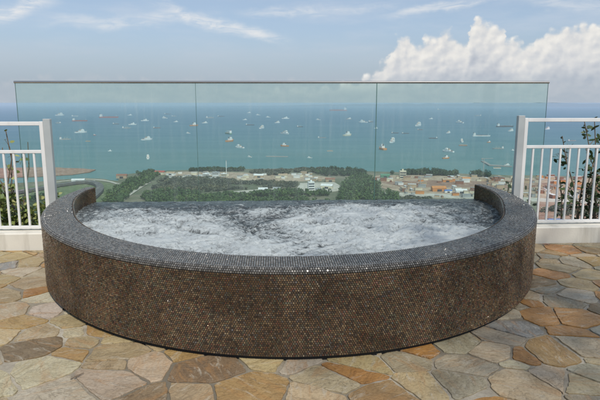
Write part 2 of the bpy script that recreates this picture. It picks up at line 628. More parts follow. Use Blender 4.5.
def curve_samples(off, n=1400):
    ts = np.linspace(T0, T1, n)
    x, y = A * np.cos(ts), B * np.sin(ts)
    nx, ny = B * np.cos(ts), A * np.sin(ts)
    l = np.hypot(nx, ny)
    px, py = x + nx / l * off, y + ny / l * off
    s = np.concatenate([[0], np.cumsum(np.hypot(np.diff(px), np.diff(py)))])
    return ts, s


def taper(t):
    """the rim narrows towards the two free ends of the arms"""
    d = np.minimum(t - T0, T1 - t)
    k = np.clip(d / .62, 0, 1)
    return .42 + .58 * (k * k * (3 - 2 * k))


# profile as (off, z, normal angle): angle 0 = outward, 90 = up, 180 = inward
def tiles(name, rows, mat, parent, pitch=.0155, rad=.0069, thick=.0022, tilt=.05, seed=1):
    g = np.random.default_rng(seed)
    C_, N_, S_ = [], [], []
    for j, (off, z, an) in enumerate(rows):
        ts, s = curve_samples(off)
        n = int(s[-1] / pitch)
        d = (np.arange(n) + .25 + .5 * (j % 2)) * (s[-1] / n)
        d = d[d < s[-1] - pitch * .3]
        t = np.interp(d, s, ts)
        if off < -.03:
            if an > R(100): off = off * taper(t)
            else: t = t[-off < (RIM_W - .012) * taper(t)]
        nx, ny = B * np.cos(t), A * np.sin(t)
        l = np.hypot(nx, ny); nx /= l; ny /= l
        px, py = A * np.cos(t) + nx * off, B * np.sin(t) + ny * off
        ca, sa = math.cos(an), math.sin(an)
        C_.append(np.stack([px, py, np.full_like(px, z)], 1))
        N_.append(np.stack([nx * ca, ny * ca, np.full_like(px, sa)], 1))
        S_.append(np.stack([-ny, nx, np.zeros_like(px)], 1))
    C = np.concatenate(C_); N = np.concatenate(N_); S = np.concatenate(S_)
    N = N + g.normal(0, tilt, N.shape); N /= np.linalg.norm(N, axis=1)[:, None]
    S = S - N * (S * N).sum(1)[:, None]; S /= np.linalg.norm(S, axis=1)[:, None]
    Bv = np.cross(N, S)
    k = 6
    an = np.arange(k) * 2 * PI / k + PI / 6
    rr = rad * (1 + g.normal(0, .02, len(C)))
    n = len(C)
    V = np.zeros((n, 2 * k, 3))
    for i in range(k):
        d = S * math.cos(an[i]) + Bv * math.sin(an[i])
        V[:, i] = C + d * rr[:, None] - N * .001
        V[:, k + i] = C + d * (rr * .86)[:, None] + N * thick
    V = V.reshape(-1, 3)
    base = (np.arange(n) * 2 * k)[:, None]
    quads = np.concatenate([base + np.array([[i, (i + 1) % k, k + (i + 1) % k, k + i]]) for i in range(k)])
    tops = np.concatenate([base + np.array([[k, k + 1, k + 2, k + 3]]), base + np.array([[k, k + 3, k + 4, k + 5]])])
    return np_mesh(name, V, np.concatenate([quads, tops]), mat, parent)


tub = empty('hot_tub', O, PHI)
tag(tub, 'curved infinity hot tub clad in small bronze mosaic tiles with dark rim', 'hot tub')
PITCH_T = .0155
RH = PITCH_T * .866
rows_wall = [(0.0, .034 + j * RH, 0.0) for j in range(int((RIM_Z - .030 - .034) / RH))]
OV = .003
rr_ = .030                                             # rounded nosing
rows_rim = [(OV - rr_ + rr_ * math.cos(R(a_)), RIM_Z - rr_ + rr_ * math.sin(R(a_)), R(a_)) for a_ in (0, 26, 52, 78)]
nr = int((RIM_W - .016) / RH)
rows_rim += [(OV - .033 - j * RH, RIM_Z, R(90)) for j in range(nr)]
off_in = OV - .033 - nr * RH
rows_in = [(off_in + .004, RIM_Z - .007, R(140)), (off_in, RIM_Z - .021, R(176))]
rows_in += [(off_in, RIM_Z - .021 - j * RH, R(180)) for j in range(1, 20)]
tiles('wall_tiling', rows_wall, M['tile'], tub, seed=3, tilt=.15)
tiles('rim_tiling', rows_rim, M['tile_sky_grey'], tub, seed=4, tilt=.12)
tiles('inner_tiling', rows_in, M['tile'], tub, seed=5, tilt=.05)


def sweep(name, prof, mat, n=220, cap=True):
    mb = MB()
    k = len(prof)
    for i in range(n + 1):
        t = T0 + (T1 - T0) * i / n
        for off, z in prof:
            x, y, nx, ny = ell(t, off * float(taper(t)) if off < -.19 else off)
            mb.v.append((x, y, z))
    for i in range(n):
        for j in range(k):
            a, b = i * k + j, i * k + (j + 1) % k
            mb.f.append((a, b, b + k, a + k)); mb.mi.append(0)
    if cap:
        mb.f.append(tuple(range(k))); mb.f.append(tuple(n * k + j for j in range(k - 1, -1, -1))); mb.mi += [0, 0]
    return mb.build(name, mat, tub, smooth=False)


inn = off_in
sweep('shell', [(-.0015, .026), (-.0015, RIM_Z - RIM_T), (OV - .0015, RIM_Z - RIM_T), (OV - .002, RIM_Z - .0295), (OV - .0055, RIM_Z - .0165), (OV - .0165, RIM_Z - .0055), (OV - .031, RIM_Z - .0015), (inn + .010, RIM_Z - .0015),
                (inn + .0015, RIM_Z - .014), (inn + .0015, .26), (inn + .06, .20), (-.06, .026)], M['grout_dark'])
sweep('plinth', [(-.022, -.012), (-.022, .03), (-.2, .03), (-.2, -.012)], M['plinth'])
wb = MB()
xw = A * math.cos(math.asin(BACK / B)) - .03
wb.bbox(-xw, xw, BACK - .10, BACK - .02, -.9, .385, .01)
wb.build('weir_wall', M['grout_dark'], tub)

# bubbling water
def tub_water():
    off = off_in + .004
    step = .0135
    x = np.arange(-2.5, 2.5, step); y = np.arange(-2.7, BACK - .03, step)
    nx_, ny_ = len(x), len(y)
    X, Y = np.meshgrid(x, y)
    # stay inside the inner edge: squeeze the sheet by testing the ellipse
    a, b = A - .09, B - .09
    inside = (X / a) ** 2 + (Y / b) ** 2 <= 1.0
    jets = [(rng.uniform(-1.9, 1.9), rng.uniform(-2.0, .0), rng.uniform(.22, .42)) for _ in range(30)]
    Z = np.zeros_like(X); Fm = np.zeros_like(X)
    for j in range(ny_):
        for i in range(nx_):
            if not inside[j, i]: continue
            px, py = float(X[j, i]), float(Y[j, i])
            act = 0.0
            for (jx, jy, jr) in jets:
                d2 = ((px - jx) ** 2 + (py - jy) ** 2) / (jr * jr)
                if d2 < 6: act += math.exp(-d2)
            act = min(act, 1.3)
            q = Vector((px, py, 0))
            wx = noise.noise(q * 2.3) * .25; wy = noise.noise(q * 2.3 + Vector((7, 3, 1))) * .25
            p = Vector((px + wx, py + wy, 0))
            r1 = 1 - abs(noise.noise(p * 3.4)) * 2
            r2 = 1 - abs(noise.noise(p * 7.5 + Vector((3, 9, 2)))) * 2
            r3 = 1 - abs(noise.noise(p * 17 + Vector((1, 4, 8)))) * 2
            r4 = 1 - abs(noise.noise(p * 31 + Vector((6, 2, 5)))) * 2
            n4 = noise.noise(p * 1.3)
            edge = min(1.0, max(0.0, (BACK - .03 - py) / .75))
            k = .35 + .65 * edge
            Z[j, i] = k * ((.010 + .010 * act) * r1 + (.012 + .012 * act) * r2 + (.009 + .008 * act) * r3 + .006 * r4 + .016 * act + .010 * n4)
            big = noise.noise(Vector((px * .9, py * 1.1, 4.4)))
            Fm[j, i] = (.04 + .34 * act * edge + .18 * r1 * edge + .22 * r2 + .22 * r3 + .12 * r4 + .18 * big + .10 * max(-1, -py - 1.2)) * (.55 + .45 * edge)
    Z += .418
    idx = -np.ones(X.shape, int)
    idx[inside] = np.arange(inside.sum())
    V = np.stack([X[inside], Y[inside], Z[inside]], 1)
    q = np.stack([idx[:-1, :-1], idx[:-1, 1:], idx[1:, 1:], idx[1:, :-1]], -1).reshape(-1, 4)
    q = q[(q >= 0).all(1)]
    fo = Fm[inside]
    # the sheet spills over the weir
    last = idx[-1]; last = last[last >= 0]
    prev = last; nV = len(V)
    rings = [(.012, -.010), (.030, -.05), (.034, -.30)]
    for dy, dz in rings:
        nv = V[last].copy(); nv[:, 1] += dy; nv[:, 2] = .40 + dz + (nv[:, 2] - .41) * .4
        cur = np.arange(nV, nV + len(last)); nV += len(last)
        V = np.concatenate([V, nv]); fo = np.concatenate([fo, fo[last]])
        q = np.concatenate([q, np.stack([prev[:-1], prev[1:], cur[1:], cur[:-1]], 1)])
        prev = cur
    o = np_mesh('water', V, q, M['tubwater'], smooth=True)
    at = o.data.attributes.new('foam', 'FLOAT', 'POINT')
    at.data.foreach_set('value', fo.astype(np.float32))
    o.location = O; o.rotation_euler = (0, 0, PHI)
    return tag(o, 'churning white bubbling water filling the hot tub', kind='structure')


tub_water()

# ------------------------------------------------------------------ low walls and railings
def low_wall(x0, x1, label):
    mb = MB(); mb.bbox(x0, x1, -.05, .27, -.6, .185, .012)
    o = mb.build('low_wall', M['render'])
    o.location = O; o.rotation_euler = (0, 0, PHI)
    return tag(o, label, 'low wall')


low_wall(-7.4, -2.44, 'cream rendered low wall under the railing with yellow-green shrubs')
low_wall(2.44, 7.4, 'cream rendered low wall under the railing with dark-leaved branches')


def railing(x_post, sgn, label, dz):
    root = empty('railing', W(x_post, .11, .185), PHI)
    tag(root, label, 'railing', 'white metal railings beside the tub')
    top, mid, bot = 1.215 + dz, .905 + dz, .052
    L = 4.6
    t = .021
    p = MB(); p.bbox(-.038, .038, -.03, .03, 0, top + .03, .004)
    p.build('post', M['grey_metal'], root)
    for x in (0.0, sgn * (.062 + 14.5 * .109), sgn * (.062 + 28.5 * .109)):
        q = MB(); q.bbox(x - .06, x + .06, -.055, .055, -.001, .0075, .002)
        for sx_ in (-.045, .045):
            for sy_ in (-.042, .042): q.tube([(x + sx_, sy_, .007), (x + sx_, sy_, .017)], .007, 6)
        q.build('base_plate', M['grey_metal'], root)
    e0 = sgn * .062
    xs = sorted((e0 + sgn * t, e0 + sgn * L))
    m1 = MB(); m1.bbox(xs[0] if sgn > 0 else xs[0], xs[1], -t, t, top - .042, top, .004); m1.build('top_rail', M['white'], root)
    m1 = MB(); m1.bbox(xs[0], xs[1], -.017, .017, mid - .036, mid, .004); m1.build('middle_rail', M['white'], root)
    m1 = MB(); m1.bbox(xs[0], xs[1], -.017, .017, bot - .034, bot, .004); m1.build('bottom_rail', M['white'], root)
    m1 = MB(); m1.bbox(e0 - t, e0 + t, -t - .001, t + .001, .0, top + .002, .004); m1.build('end_upright', M['white'], root)
    sp = .109
    for i in range(1, 42):
        x = e0 + sgn * (i * sp)
        m1 = MB(); m1.bbox(x - .0112, x + .0112, -.0112, .0112, bot, mid - .036, .003)
        m1.build('baluster', M['white'], root)
    for i in (14, 28):
        x = e0 + sgn * (i * sp + sp / 2)
        m1 = MB(); m1.bbox(x - t, x + t, -t, t, .008, top - .042, .003); m1.build('support', M['white'], root)
    return root


railing(-2.65, -1, 'white metal railing with grey end post beside the yellow-green shrubs', 0.0)
railing(2.65, 1, 'white metal railing with grey end post before the dark-leaved branches', .03)

# ------------------------------------------------------------------ glass screen
def glass_screen():
    y = .67
    root = empty('glass_screen', W(0, y, 0), PHI - R(2.2))
    tag(root, 'tall greenish glass screen with steel capping behind the hot tub', 'glass screen')
    xs = [-3.265, -1.11, 1.08, 3.165]
    zt = 1.835
    for i in range(3):
        a, b = xs[i] + (0, .0014, .004)[i], xs[i + 1] - (.0014, .004, 0)[i]
        mb = MB()
        mb.box(a, b, -.0085, .0085, -1.1, zt)
        mb.mi = [1, 1, 0, 1, 0, 1]
        o = mb.build('glass_panel', [M['glass'], M['glass_edge']], root, fix=False)
    c = MB(); c.tube([(xs[0] - .01, 0, zt + .0125), (xs[3] + .01, 0, zt + .0125)], .0145, 16)
    c.build('capping_rail', M['steel'], root)
    for x in (xs[1], xs[2]):
        hw = .0012 if x < 0 else .0035; s = MB(); s.box(x - hw, x + hw, -.007, .007, -1.1, zt); s.build('joint_seal', M['glass_edge'], root)
    for x in (xs[0] + .3, xs[1] - .3, xs[1] + .3, xs[2] - .3, xs[2] + .3, xs[3] - .3):
        s = MB(); s.bbox(x - .06, x + .06, -.035, .035, -1.15, -.96, .006); s.build('clamp', M['steel'], root)


glass_screen()

# ------------------------------------------------------------------ shrubs outside the railing
def leaves_np(name, pts, size, mat, parent, seed=0, aspect=2.1, droop=.2):
    """oval folded leaves (two quads each) at given points"""
    g = np.random.default_rng(seed)
    P = np.asarray(pts, float); n = len(P)
    d = g.normal(0, 1, (n, 3)); d[:, 2] = d[:, 2] * .6 - droop; d /= np.linalg.norm(d, axis=1)[:, None]
    s = np.cross(d, g.normal(0, 1, (n, 3))); s /= np.linalg.norm(s, axis=1)[:, None]
    up = np.cross(s, d)
    L = size * g.uniform(.6, 1.3, n)[:, None]; Wd = L / aspect
    b = P; tip = P + d * L; mid = P + d * L * .5 - up * Wd * .12
    l1 = P + d * L * .3 + s * Wd * .5; r1 = P + d * L * .3 - s * Wd * .5
    l2 = P + d * L * .7 + s * Wd * .42; r2 = P + d * L * .7 - s * Wd * .42
    V = np.stack([b, l1, l2, tip, r2, r1], 1).reshape(-1, 3)
    base = (np.arange(n) * 6)[:, None]
    Fq = np.concatenate([base + np.array([[0, 1, 2, 3]]), base + np.array([[0, 3, 4, 5]])])
    return np_mesh(name, V, Fq, mat, parent)


def shrub(x, y, z, h, spread, nb, leaf, mat, label, nleaf, seed, bare=0.0, name='shrub', density_low=.25):
    r = random.Random(seed)
    root = empty(name, W(x, y, z), PHI)
    tag(root, label, 'shrub' if name == 'shrub' else 'tree')
    st = MB(); pts = []
    for k in range(nb):
        a = 2 * PI * k / nb + r.uniform(-.5, .5)
        lean = r.uniform(.15, 1.0) * spread
        hh = h * r.uniform(.6, 1.0)
        P = []
        x1, y1 = 0, 0
        for i in range(8):
            t = i / 7
            P.append((math.cos(a) * lean * t ** 1.4 + r.uniform(-.03, .03) * (i > 0) + .10 * spread * math.sin(i * 1.3 + k * 2.1), math.sin(a) * lean * t ** 1.4 * .6 + r.uniform(-.03, .03) * (i > 0), hh * t))
        st.tube(P, [.016 * (1 - .8 * i / 7) + .002 for i in range(8)], 6)
        subs = []
        for q in range(5):
            i = r.randint(2, 6)
            b = Vector(P[i]); ang = r.uniform(0, 2 * PI); l = r.uniform(.15, .38) * spread
            e = b + Vector((math.cos(ang) * l, math.sin(ang) * l * .7, r.uniform(.02, .25) * h * .5))
            m_ = (b + e) / 2 + Vector((r.uniform(-.03, .03), r.uniform(-.03, .03), .03))
            st.tube([b, m_, e], [.006, .004, .002], 5)
            subs.append((b, e))
        for _ in range(nleaf // nb):
            if r.random() < .65:
                b, e = r.choice(subs); t = r.uniform(.35, 1.05)
                p = b.lerp(e, t)
            else:
                i = r.uniform(7 * density_low, 7); p = Vector(P[int(i)]).lerp(Vector(P[min(7, int(i) + 1)]), i - int(i))
            if r.random() < bare: continue
            pts.append(tuple(p + Vector((r.gauss(0, .03), r.gauss(0, .03), r.gauss(0, .03)))))
    st.build('branches', M['twig'], root)
    leaves_np('leaves', pts, leaf, mat, root, seed)
    return root


shrub(-2.98, .62, -1.15, 1.75, .34, 8, .085, M['leaf_light'], 'bushy yellow-green shrub close to the grey railing post', 2200, 31)
shrub(-3.45, .60, -1.15, 1.85, .38, 9, .090, M['leaf_light'], 'bushy yellow-green shrub with dry twigs behind the railing bars', 2200, 32, .1)
shrub(-3.52, .95, -1.15, 2.45, .40, 7, .070, M['leaf_light'], 'tall thin shrub with bare twigs rising above the middle rail', 420, 33, .35)
shrub(-4.3, .70, -1.15, 2.0, .5, 8, .090, M['leaf_light'], 'yellow-green shrub furthest from the hot tub', 900, 34)
shrub(3.98, .85, -1.15, 2.6, .66, 9, .080, M['leaf_dark'], 'dark-leaved shrub with crooked thin branches rising above the railing', 800, 41, .1, density_low=.4)
shrub(4.5, .9, -1.15, 2.6, .80, 7, .085, M['leaf_dark'], 'dark-leaved shrub at the far end of the railing', 560, 42, .1, density_low=.4)
shrub(3.05, 1.0, -1.15, 1.75, .40, 7, .07, M['leaf_dark'], 'low dark shrub behind the first railing bars next to the tub', 380, 43)

# unseen tree, added behind the view so its crown shades the right paving
def added_shade_tree(x, y):
    root = empty('tree', (x, y, 0))
    tag(root, 'tall leafy tree in a round planter, added out of view to shade the terrace', 'tree')
    st = MB(); st.tube([(0, 0, .5), (.1, .05, 2.5), (-.05, .1, 5.0), (0, .1, 8.2)], [.20, .16, .13, .06], 10)
    r = random.Random(77); pts = []
    for k in range(26):
        a = r.uniform(0, 2 * PI); l = r.uniform(1.0, 2.9)
        z0 = r.uniform(7.0, 8.2)
        b = Vector((0, .1, z0)); e = Vector((math.cos(a) * l, math.sin(a) * l, z0 + r.uniform(.5, 2.2)))
        st.tube([b, b.lerp(e, .5) + Vector((0, 0, .25)), e], [.04, .025, .008], 6)
    while len(pts) < 3000:
        x_, y_ = r.gauss(0, 1.55), r.gauss(0, 1.55)
        if math.hypot(x_, y_) < 3.3: pts.append((x_, y_, 9.3 + r.gauss(0, .75)))
    st.build('trunk', M['twig'], root)
    leaves_np('crown', pts, .17, M['leaf_dark'], root, 9)
    p = MB(); p.tube([(0, 0, .0), (0, 0, .48), (0, 0, .52)], [.5, .62, .64], 28); p.build('planter', M['concrete'], root)


added_shade_tree(5.75, -2.75)

# twig and dry leaves lying on the flagstones
def fallen(px, py, kind, label, seed):
    p = on(px, py, .004)
    r = random.Random(seed)
    if kind == 'twig':
        mb = MB(); mb.tube([(-.06, -.02, .006), (-.01, .0, .012), (.05, .035, .008)], [.004, .005, .003], 6)
        mb.tube([(-.01, 0, .012), (.02, -.018, .02)], [.003, .002], 5)
        o = mb.build('twig', M['twig'])
        o.location = p; o.scale = (.7, .7, .7); o.rotation_euler = (0, 0, .5)
        return tag(o, label, 'twig')
    mb = MB()
    L, w = .055, .018
    mb.add([(-L, 0, .0), (-L * .3, w, .006), (L * .4, w * .8, .005), (L, 0, .012), (L * .4, -w * .8, .008), (-L * .3, -w, .004), (0, 0, .002)],
           [(0, 6, 1), (1, 6, 2), (2, 6, 3), (3, 6, 4), (4, 6, 5), (5, 6, 0)])
    o = mb.build('dry_leaf', M['p_rust'])
    o.location = p; o.rotation_euler = (0, 0, r.uniform(0, 6))
    tag(o, label, 'leaf')


fallen(78, 377, 'twig', 'small dark forked twig lying on the flagstones before the tub', 1)
fallen(547, 244.5, 'leaf', 'dry brown leaf on the paving at the foot of a low wall', 2)

# ------------------------------------------------------------------ sea, land, hills
g = MB()
ys = [-400, 600, 1500, 3000, 6000, 12000, 24000, 46000]
for j, y in enumerate(ys):
    for i in range(9):
        g.v.append((-46000 + 92000 * i / 8, y, SEA_Z))
for j in range(len(ys) - 1):
    for i in range(8):
        a = j * 9 + i; g.f.append((a, a + 1, a + 10, a + 9)); g.mi.append(0)
sea = g.build('sea', M['sea'])
tag(sea, 'blue-green sea strait with ships at anchor', kind='structure')


def sheet(name, px, z, mat, label, rough=0.0, seed=0, depth=2.0, raw=None):
    """ground sheet from an outline given by photo positions; edges broken up in metres"""
    P = [on(a, b, z) for a, b in px] if px else []
    P += [Vector((*q, z)) for q in (raw or [])]
    out = []
    n = len(P)
    for i in range(n):
        p, q = P[i], P[(i + 1) % n]
        L = (q - p).length
        k = max(1, min(24, int(L / 25)))
        for s_ in range(k):
            t = p.lerp(q, s_ / k)
            o = rough * noise.noise((t.x * .02 + seed, t.y * .02, 0)) if rough else 0
            out.append((t.x + o * .7, t.y + o))
    mb = MB(); mb.prism(out, z - depth, z)
    return tag(mb.build(name, mat), label, kind='structure')


coast = [(-90, 189), (-40, 187), (0, 184), (40, 181.5), (60, 179.5), (85, 178), (104, 179), (118, 181), (121, 177), (128, 174), (150, 171.5), (180, 170), (240, 169), (300, 168.5), (345, 168.5),
         (362, 171), (400, 172), (450, 173), (500, 175), (540, 175.5), (600, 176.5), (700, 178), (790, 179)]
sheet('land', coast, LAND_Z, M['land'], 'flat green and sandy reclaimed land between the hotel and the sea', 14, 1, 6, raw=[(1400, 900), (1400, -380), (-1400, -380), (-1400, 900)])
sheet('sandbank', [(-90, 172), (0, 168), (40, 167), (75, 168), (95, 169.5), (92, 171.5), (70, 174.5), (30, 176.5), (-90, 180)], LAND_Z - .8, M['clay'], 'reddish sandbank running out into the water', 16, 4)
ld = LAND_Z
sheet('lawn', [(-60, 196), (0, 189), (45, 185), (85, 181.5), (112, 183), (118, 188), (104, 200), (60, 215), (0, 225)], ld + .5, M['lawn'], 'pale lawn inside the curved shore road', 5, 2)
sheet('bare_ground', [(150, 173), (190, 171.8), (240, 172.5), (300, 174), (336, 178), (300, 181.5), (230, 180), (180, 177)], ld + .5, M['sand'], 'strip of bare sand along the shore', 10, 3)
sheet('bare_ground', [(366, 178), (380, 175), (430, 175), (500, 177.5), (560, 178), (640, 179), (700, 184), (650, 196), (560, 199), (500, 199), (440, 196), (400, 192), (375, 186)], ld + .5, M['sand'], 'wide sandy construction ground beside the tree belt', 10, 5)
sheet('bare_ground', [(380, 182), (430, 180), (500, 182), (560, 183), (640, 186), (640, 191), (560, 190), (480, 187.5), (400, 187)], ld + .9, M['clay'], 'reddish clay ground across the building site', 10, 6)
sheet('road', [(366, 192), (420, 193), (500, 196), (560, 199), (640, 203), (640, 206), (560, 202), (490, 199.5), (420, 196.5), (366, 195)], ld + 1.3, M['paleground'], 'pale dusty road along the near side of the building site', 3, 7)
sheet('bare_ground', [(536, 200), (640, 206), (640, 232), (590, 232), (540, 222)], ld + .5, M['clay'], 'red-brown earth seen through the railing', 8, 8)
sheet('clearing', [(232, 191.5), (262, 189), (296, 189), (290, 192.5), (250, 194)], ld + .9, M['paleground'], 'pale clearing among the trees', 6, 9)
sheet('clearing', [(300, 183), (335, 182), (345, 190), (318, 193), (296, 190)], ld + .9, M['paleground'], 'pale paved clearing left of the dark mound of trees', 6, 10)
# roads
def road(name, px, w, label, mat='asphalt', dz=1.6, kind='structure', th=.8):
    P = [on(a, b, ld) for a, b in px]
    # smooth
    Q = []
    for i in range(len(P) - 1):
        p0, p1, p2, p3 = P[max(i - 1, 0)], P[i], P[i + 1], P[min(i + 2, len(P) - 1)]
        for k in range(8):
            t = k / 8
            Q.append(.5 * ((2 * p1) + (-p0 + p2) * t + (2 * p0 - 5 * p1 + 4 * p2 - p3) * t * t + (-p0 + 3 * p1 - 3 * p2 + p3) * t ** 3))
    Q.append(P[-1])
    L, Rr = [], []
    for i, p in enumerate(Q):
        d = (Q[min(i + 1, len(Q) - 1)] - Q[max(i - 1, 0)]); d.z = 0; d.normalize()
        s = Vector((-d.y, d.x, 0))
        L.append(p + s * w / 2); Rr.append(p - s * w / 2)
    mb = MB()
    n = len(Q)
    vs = [(p.x, p.y, ld + dz) for p in L] + [(p.x, p.y, ld + dz) for p in Rr] + [(p.x, p.y, ld + dz - th) for p in L] + [(p.x, p.y, ld + dz - th) for p in Rr]
    fs = []
    for i in range(n - 1):
        fs += [(i, i + 1, n + i + 1, n + i), (i, i + 1, 2 * n + i + 1, 2 * n + i), (n + i, n + i + 1, 3 * n + i + 1, 3 * n + i)]
    mb.add(vs, fs)
    return tag(mb.build(name, M[mat]), label, kind=kind), Q


road('road', [(-40, 203), (20, 194), (60, 187), (84, 184), (97, 186), (100, 192), (90, 202)], 16, 'dark curved raised road sweeping round the lawn', 'asphalt', 8.0, th=5.5)
road('road', [(150, 182), (140, 188), (128, 196), (118, 204)], 9, 'pale track slanting between the woods', 'paleground')
road('road', [(55, 182.5), (85, 179.5), (108, 181.5), (122, 186)], 8, 'pale promenade along the curved shore', 'paleground', 1.2)
sheet('breakwater', [(481, 160.7), (484, 160.7), (491, 164.4), (512, 165.8), (512, 166.4), (489, 165.2)], SEA_Z + 3, M['concrete'], 'thin concrete jetty running out from the shore', 2, 12, 4)
sheet('breakwater', [(266, 155.8), (288, 156.2), (288, 156.6), (266, 156.3)], SEA_Z + 2, M['concrete'], 'thin pale breakwater lying alone in the water', 0, 12, 4)


def hills():
    mb = MB()
    prof = []
    n = 160
    for i in range(n + 1):
        az = R(-8 + 42 * i / n)
        k = max(0, min(1, (i / n - .10) / .3))
        h = (40 + 190 * k) * (0.45 + .55 * (noise.noise((i * .07, 1, 0)) * .5 + .5) + .25 * noise.noise((i * .23, 5, 0)))
        if i / n > .60: h *= 1.25
        h *= min(1, (n - i) / 12, i / 8)
        prof.append((az, max(h, 2)))
    D = 33000
    for (az, h) in prof:
        for d, hh in ((D, -2), (D + 700, h * .75), (D + 1800, h), (D + 4500, -2)):
            mb.v.append((math.sin(az) * d, math.cos(az) * d, SEA_Z + hh))
    for i in range(n):
        for j in range(3):
            a = i * 4 + j
            mb.f.append((a, a + 4, a + 5, a + 1)); mb.mi.append(0)
    o = mb.build('hills', M['hill'], smooth=True)
    return tag(o, 'low blue-grey island hills on the horizon', kind='structure')


hills()

# woods: masses of leaf clumps
def wood(name, px, mat, label, spacing=9, h=(8, 14), size=1.7, per=60, seed=0, dens=1.0, scrub=False):
    g = np.random.default_rng(seed)
    P = np.array([tuple(on(a, b, ld))[:2] for a, b in px])
    x0, y0 = P.min(0); x1, y1 = P.max(0)
    n = int((x1 - x0) * (y1 - y0) / spacing ** 2 * dens)
    c = g.uniform((x0, y0), (x1, y1), (n, 2))
    ins = np.zeros(n, bool)
    j = len(P) - 1
    for i in range(len(P)):
        a, b = P[i], P[j]
        with np.errstate(divide='ignore', invalid='ignore'):
            cr = ((a[1] > c[:, 1]) != (b[1] > c[:, 1])) & (c[:, 0] < (b[0] - a[0]) * (c[:, 1] - a[1]) / (b[1] - a[1]) + a[0])
        ins ^= cr; j = i
    c = c[ins]
    keep = np.array([noise.noise((p[0] * .012, p[1] * .012, seed)) > -.28 for p in c], bool)
    c = c[keep]; n = len(c)
    H = g.uniform(h[0], h[1], n) * np.array([1 + .35 * noise.noise((p[0] * .03, p[1] * .03, seed + 5)) for p in c])
    rad = spacing * g.uniform(.45, .8, n)
    N = n * per
    ci = np.repeat(np.arange(n), per)
    u = g.normal(0, 1, (N, 3)); u /= np.linalg.norm(u, axis=1)[:, None]
    rr = g.uniform(.55, 1.05, N)[:, None]
    ctr = np.stack([c[ci, 0], c[ci, 1], ld + H[ci] * .58], 1)
    pos = ctr + u * rr * np.stack([rad[ci], rad[ci], H[ci] * .45], 1)
    nrm = u + g.normal(0, .45, (N, 3)); nrm /= np.linalg.norm(nrm, axis=1)[:, None]
    s = np.cross(nrm, g.normal(0, 1, (N, 3))); s /= np.linalg.norm(s, axis=1)[:, None]
    t = np.cross(nrm, s)
    sz = size * g.uniform(.6, 1.4, N)[:, None]
    V = np.stack([pos - s * sz, pos - t * sz * .7, pos + s * sz, pos + t * sz * .7], 1).reshape(-1, 3)
    Fq = np.arange(4 * N).reshape(-1, 4)
    o = np_mesh(name, V, Fq, mat)
    return tag(o, label, 'wood', kind='stuff')


wood('woods', [(104, 203), (110, 193), (128, 183), (136, 175), (152, 172), (158, 176), (150, 183), (132, 192), (122, 204)], M['wood'], 'dense green wood left of the slanting track', seed=1)
wood('woods', [(150, 205), (140, 199), (148, 194), (168, 192), (200, 194), (196, 206)], M['wood'], 'green wood along the near edge of the land right of the track', seed=2)
wood('woods', [(186, 206), (190, 196), (216, 193.5), (240, 195), (250, 206)], M['wood'], 'mid green low wood between two denser woods', seed=21, h=(5, 9), spacing=8)
wood('woods', [(246, 206), (240, 198), (258, 193), (300, 192.5), (330, 194), (330, 206)], M['wood'], 'green wood before the pale clearing', seed=3)
wood('scrub', [(152, 190), (160, 180), (200, 178), (240, 181), (296, 183), (296, 188), (232, 190), (200, 193)], M['wood_grey'], 'grey-green thin scrub in the middle of the land', spacing=9, h=(5, 10), size=1.6, per=44, seed=4, dens=1.1)
wood('woods', [(190, 170.8), (245, 169.8), (246, 171.3), (190, 172)], M['wood_dark'], 'dark tree belt on the shore with a mast', spacing=8, seed=5, h=(8, 13), dens=1.4)
wood('scrub', [(246, 173.5), (262, 170), (300, 169.6), (340, 169.5), (345, 173), (300, 174), (270, 176)], M['wood_grey'], 'pale scrubby trees along the shore at the middle', spacing=9, h=(6, 11), seed=6)
wood('woods', [(306, 172), (345, 170), (366, 173), (364, 177), (330, 177)], M['wood_dark'], 'dark shore trees left of the glass joint', seed=7, h=(9, 15))
wood('woods', [(336, 206), (342, 188), (352, 179), (368, 179), (378, 187), (392, 196), (404, 204)], M['wood'], 'tall mound of green trees beside the building site', seed=8, h=(12, 20), spacing=10)
wood('woods', [(392, 173.2), (440, 173.6), (490, 175.6), (489, 177.6), (440, 176), (392, 175.2)], M['wood_dark'], 'dark green tree belt between the building site and the sea', seed=9, h=(11, 17), spacing=9, dens=1.5)
wood('scrub', [(-20, 214), (0, 205), (30, 200), (54, 196), (58, 215), (20, 240), (-20, 250)], M['wood_dark'], 'dark trees far below seen through the white railing bars', seed=10, h=(8, 14), spacing=11)
wood('scrub', [(404, 203), (388, 199), (410, 197.5), (440, 199), (500, 203), (500, 207)], M['wood_grey'], 'low grey scrub at the near edge of the site', seed=12, h=(3, 6), spacing=9, size=1.6)
wood('scrub', [(530, 214), (560, 206), (620, 208), (620, 216), (560, 216)], M['wood_grey'], 'thin scrub on red earth behind the railing', seed=13, h=(4, 8), spacing=14)

# ------------------------------------------------------------------ buildings far below
def gable(mb, lx, ly, z0, z1, over=.6):
    mb.add([(-lx / 2 - over, -ly / 2 - over, z0), (lx / 2 + over, -ly / 2 - over, z0), (lx / 2 + over, ly / 2 + over, z0), (-lx / 2 - over, ly / 2 + over, z0), (-lx / 2 - over, 0, z1), (lx / 2 + over, 0, z1)],
           [(0, 1, 5, 4), (2, 3, 4, 5), (0, 4, 3), (1, 2, 5), (0, 3, 2, 1)])


def make_shed():
    root = empty('shed')
    w = MB(); w.box(-15, 15, -8, 8, 0, 8); w.build('wall', M['p_white'], root)
    r_ = MB(); gable(r_, 30, 16, 8.02, 12.5); r_.build('roof', M['p_grey'], root)
    d = MB(); d.box(-5, 5, -8.25, -8.003, 0.1, 5.5); d.build('door', M['p_dark'], root)
    return root


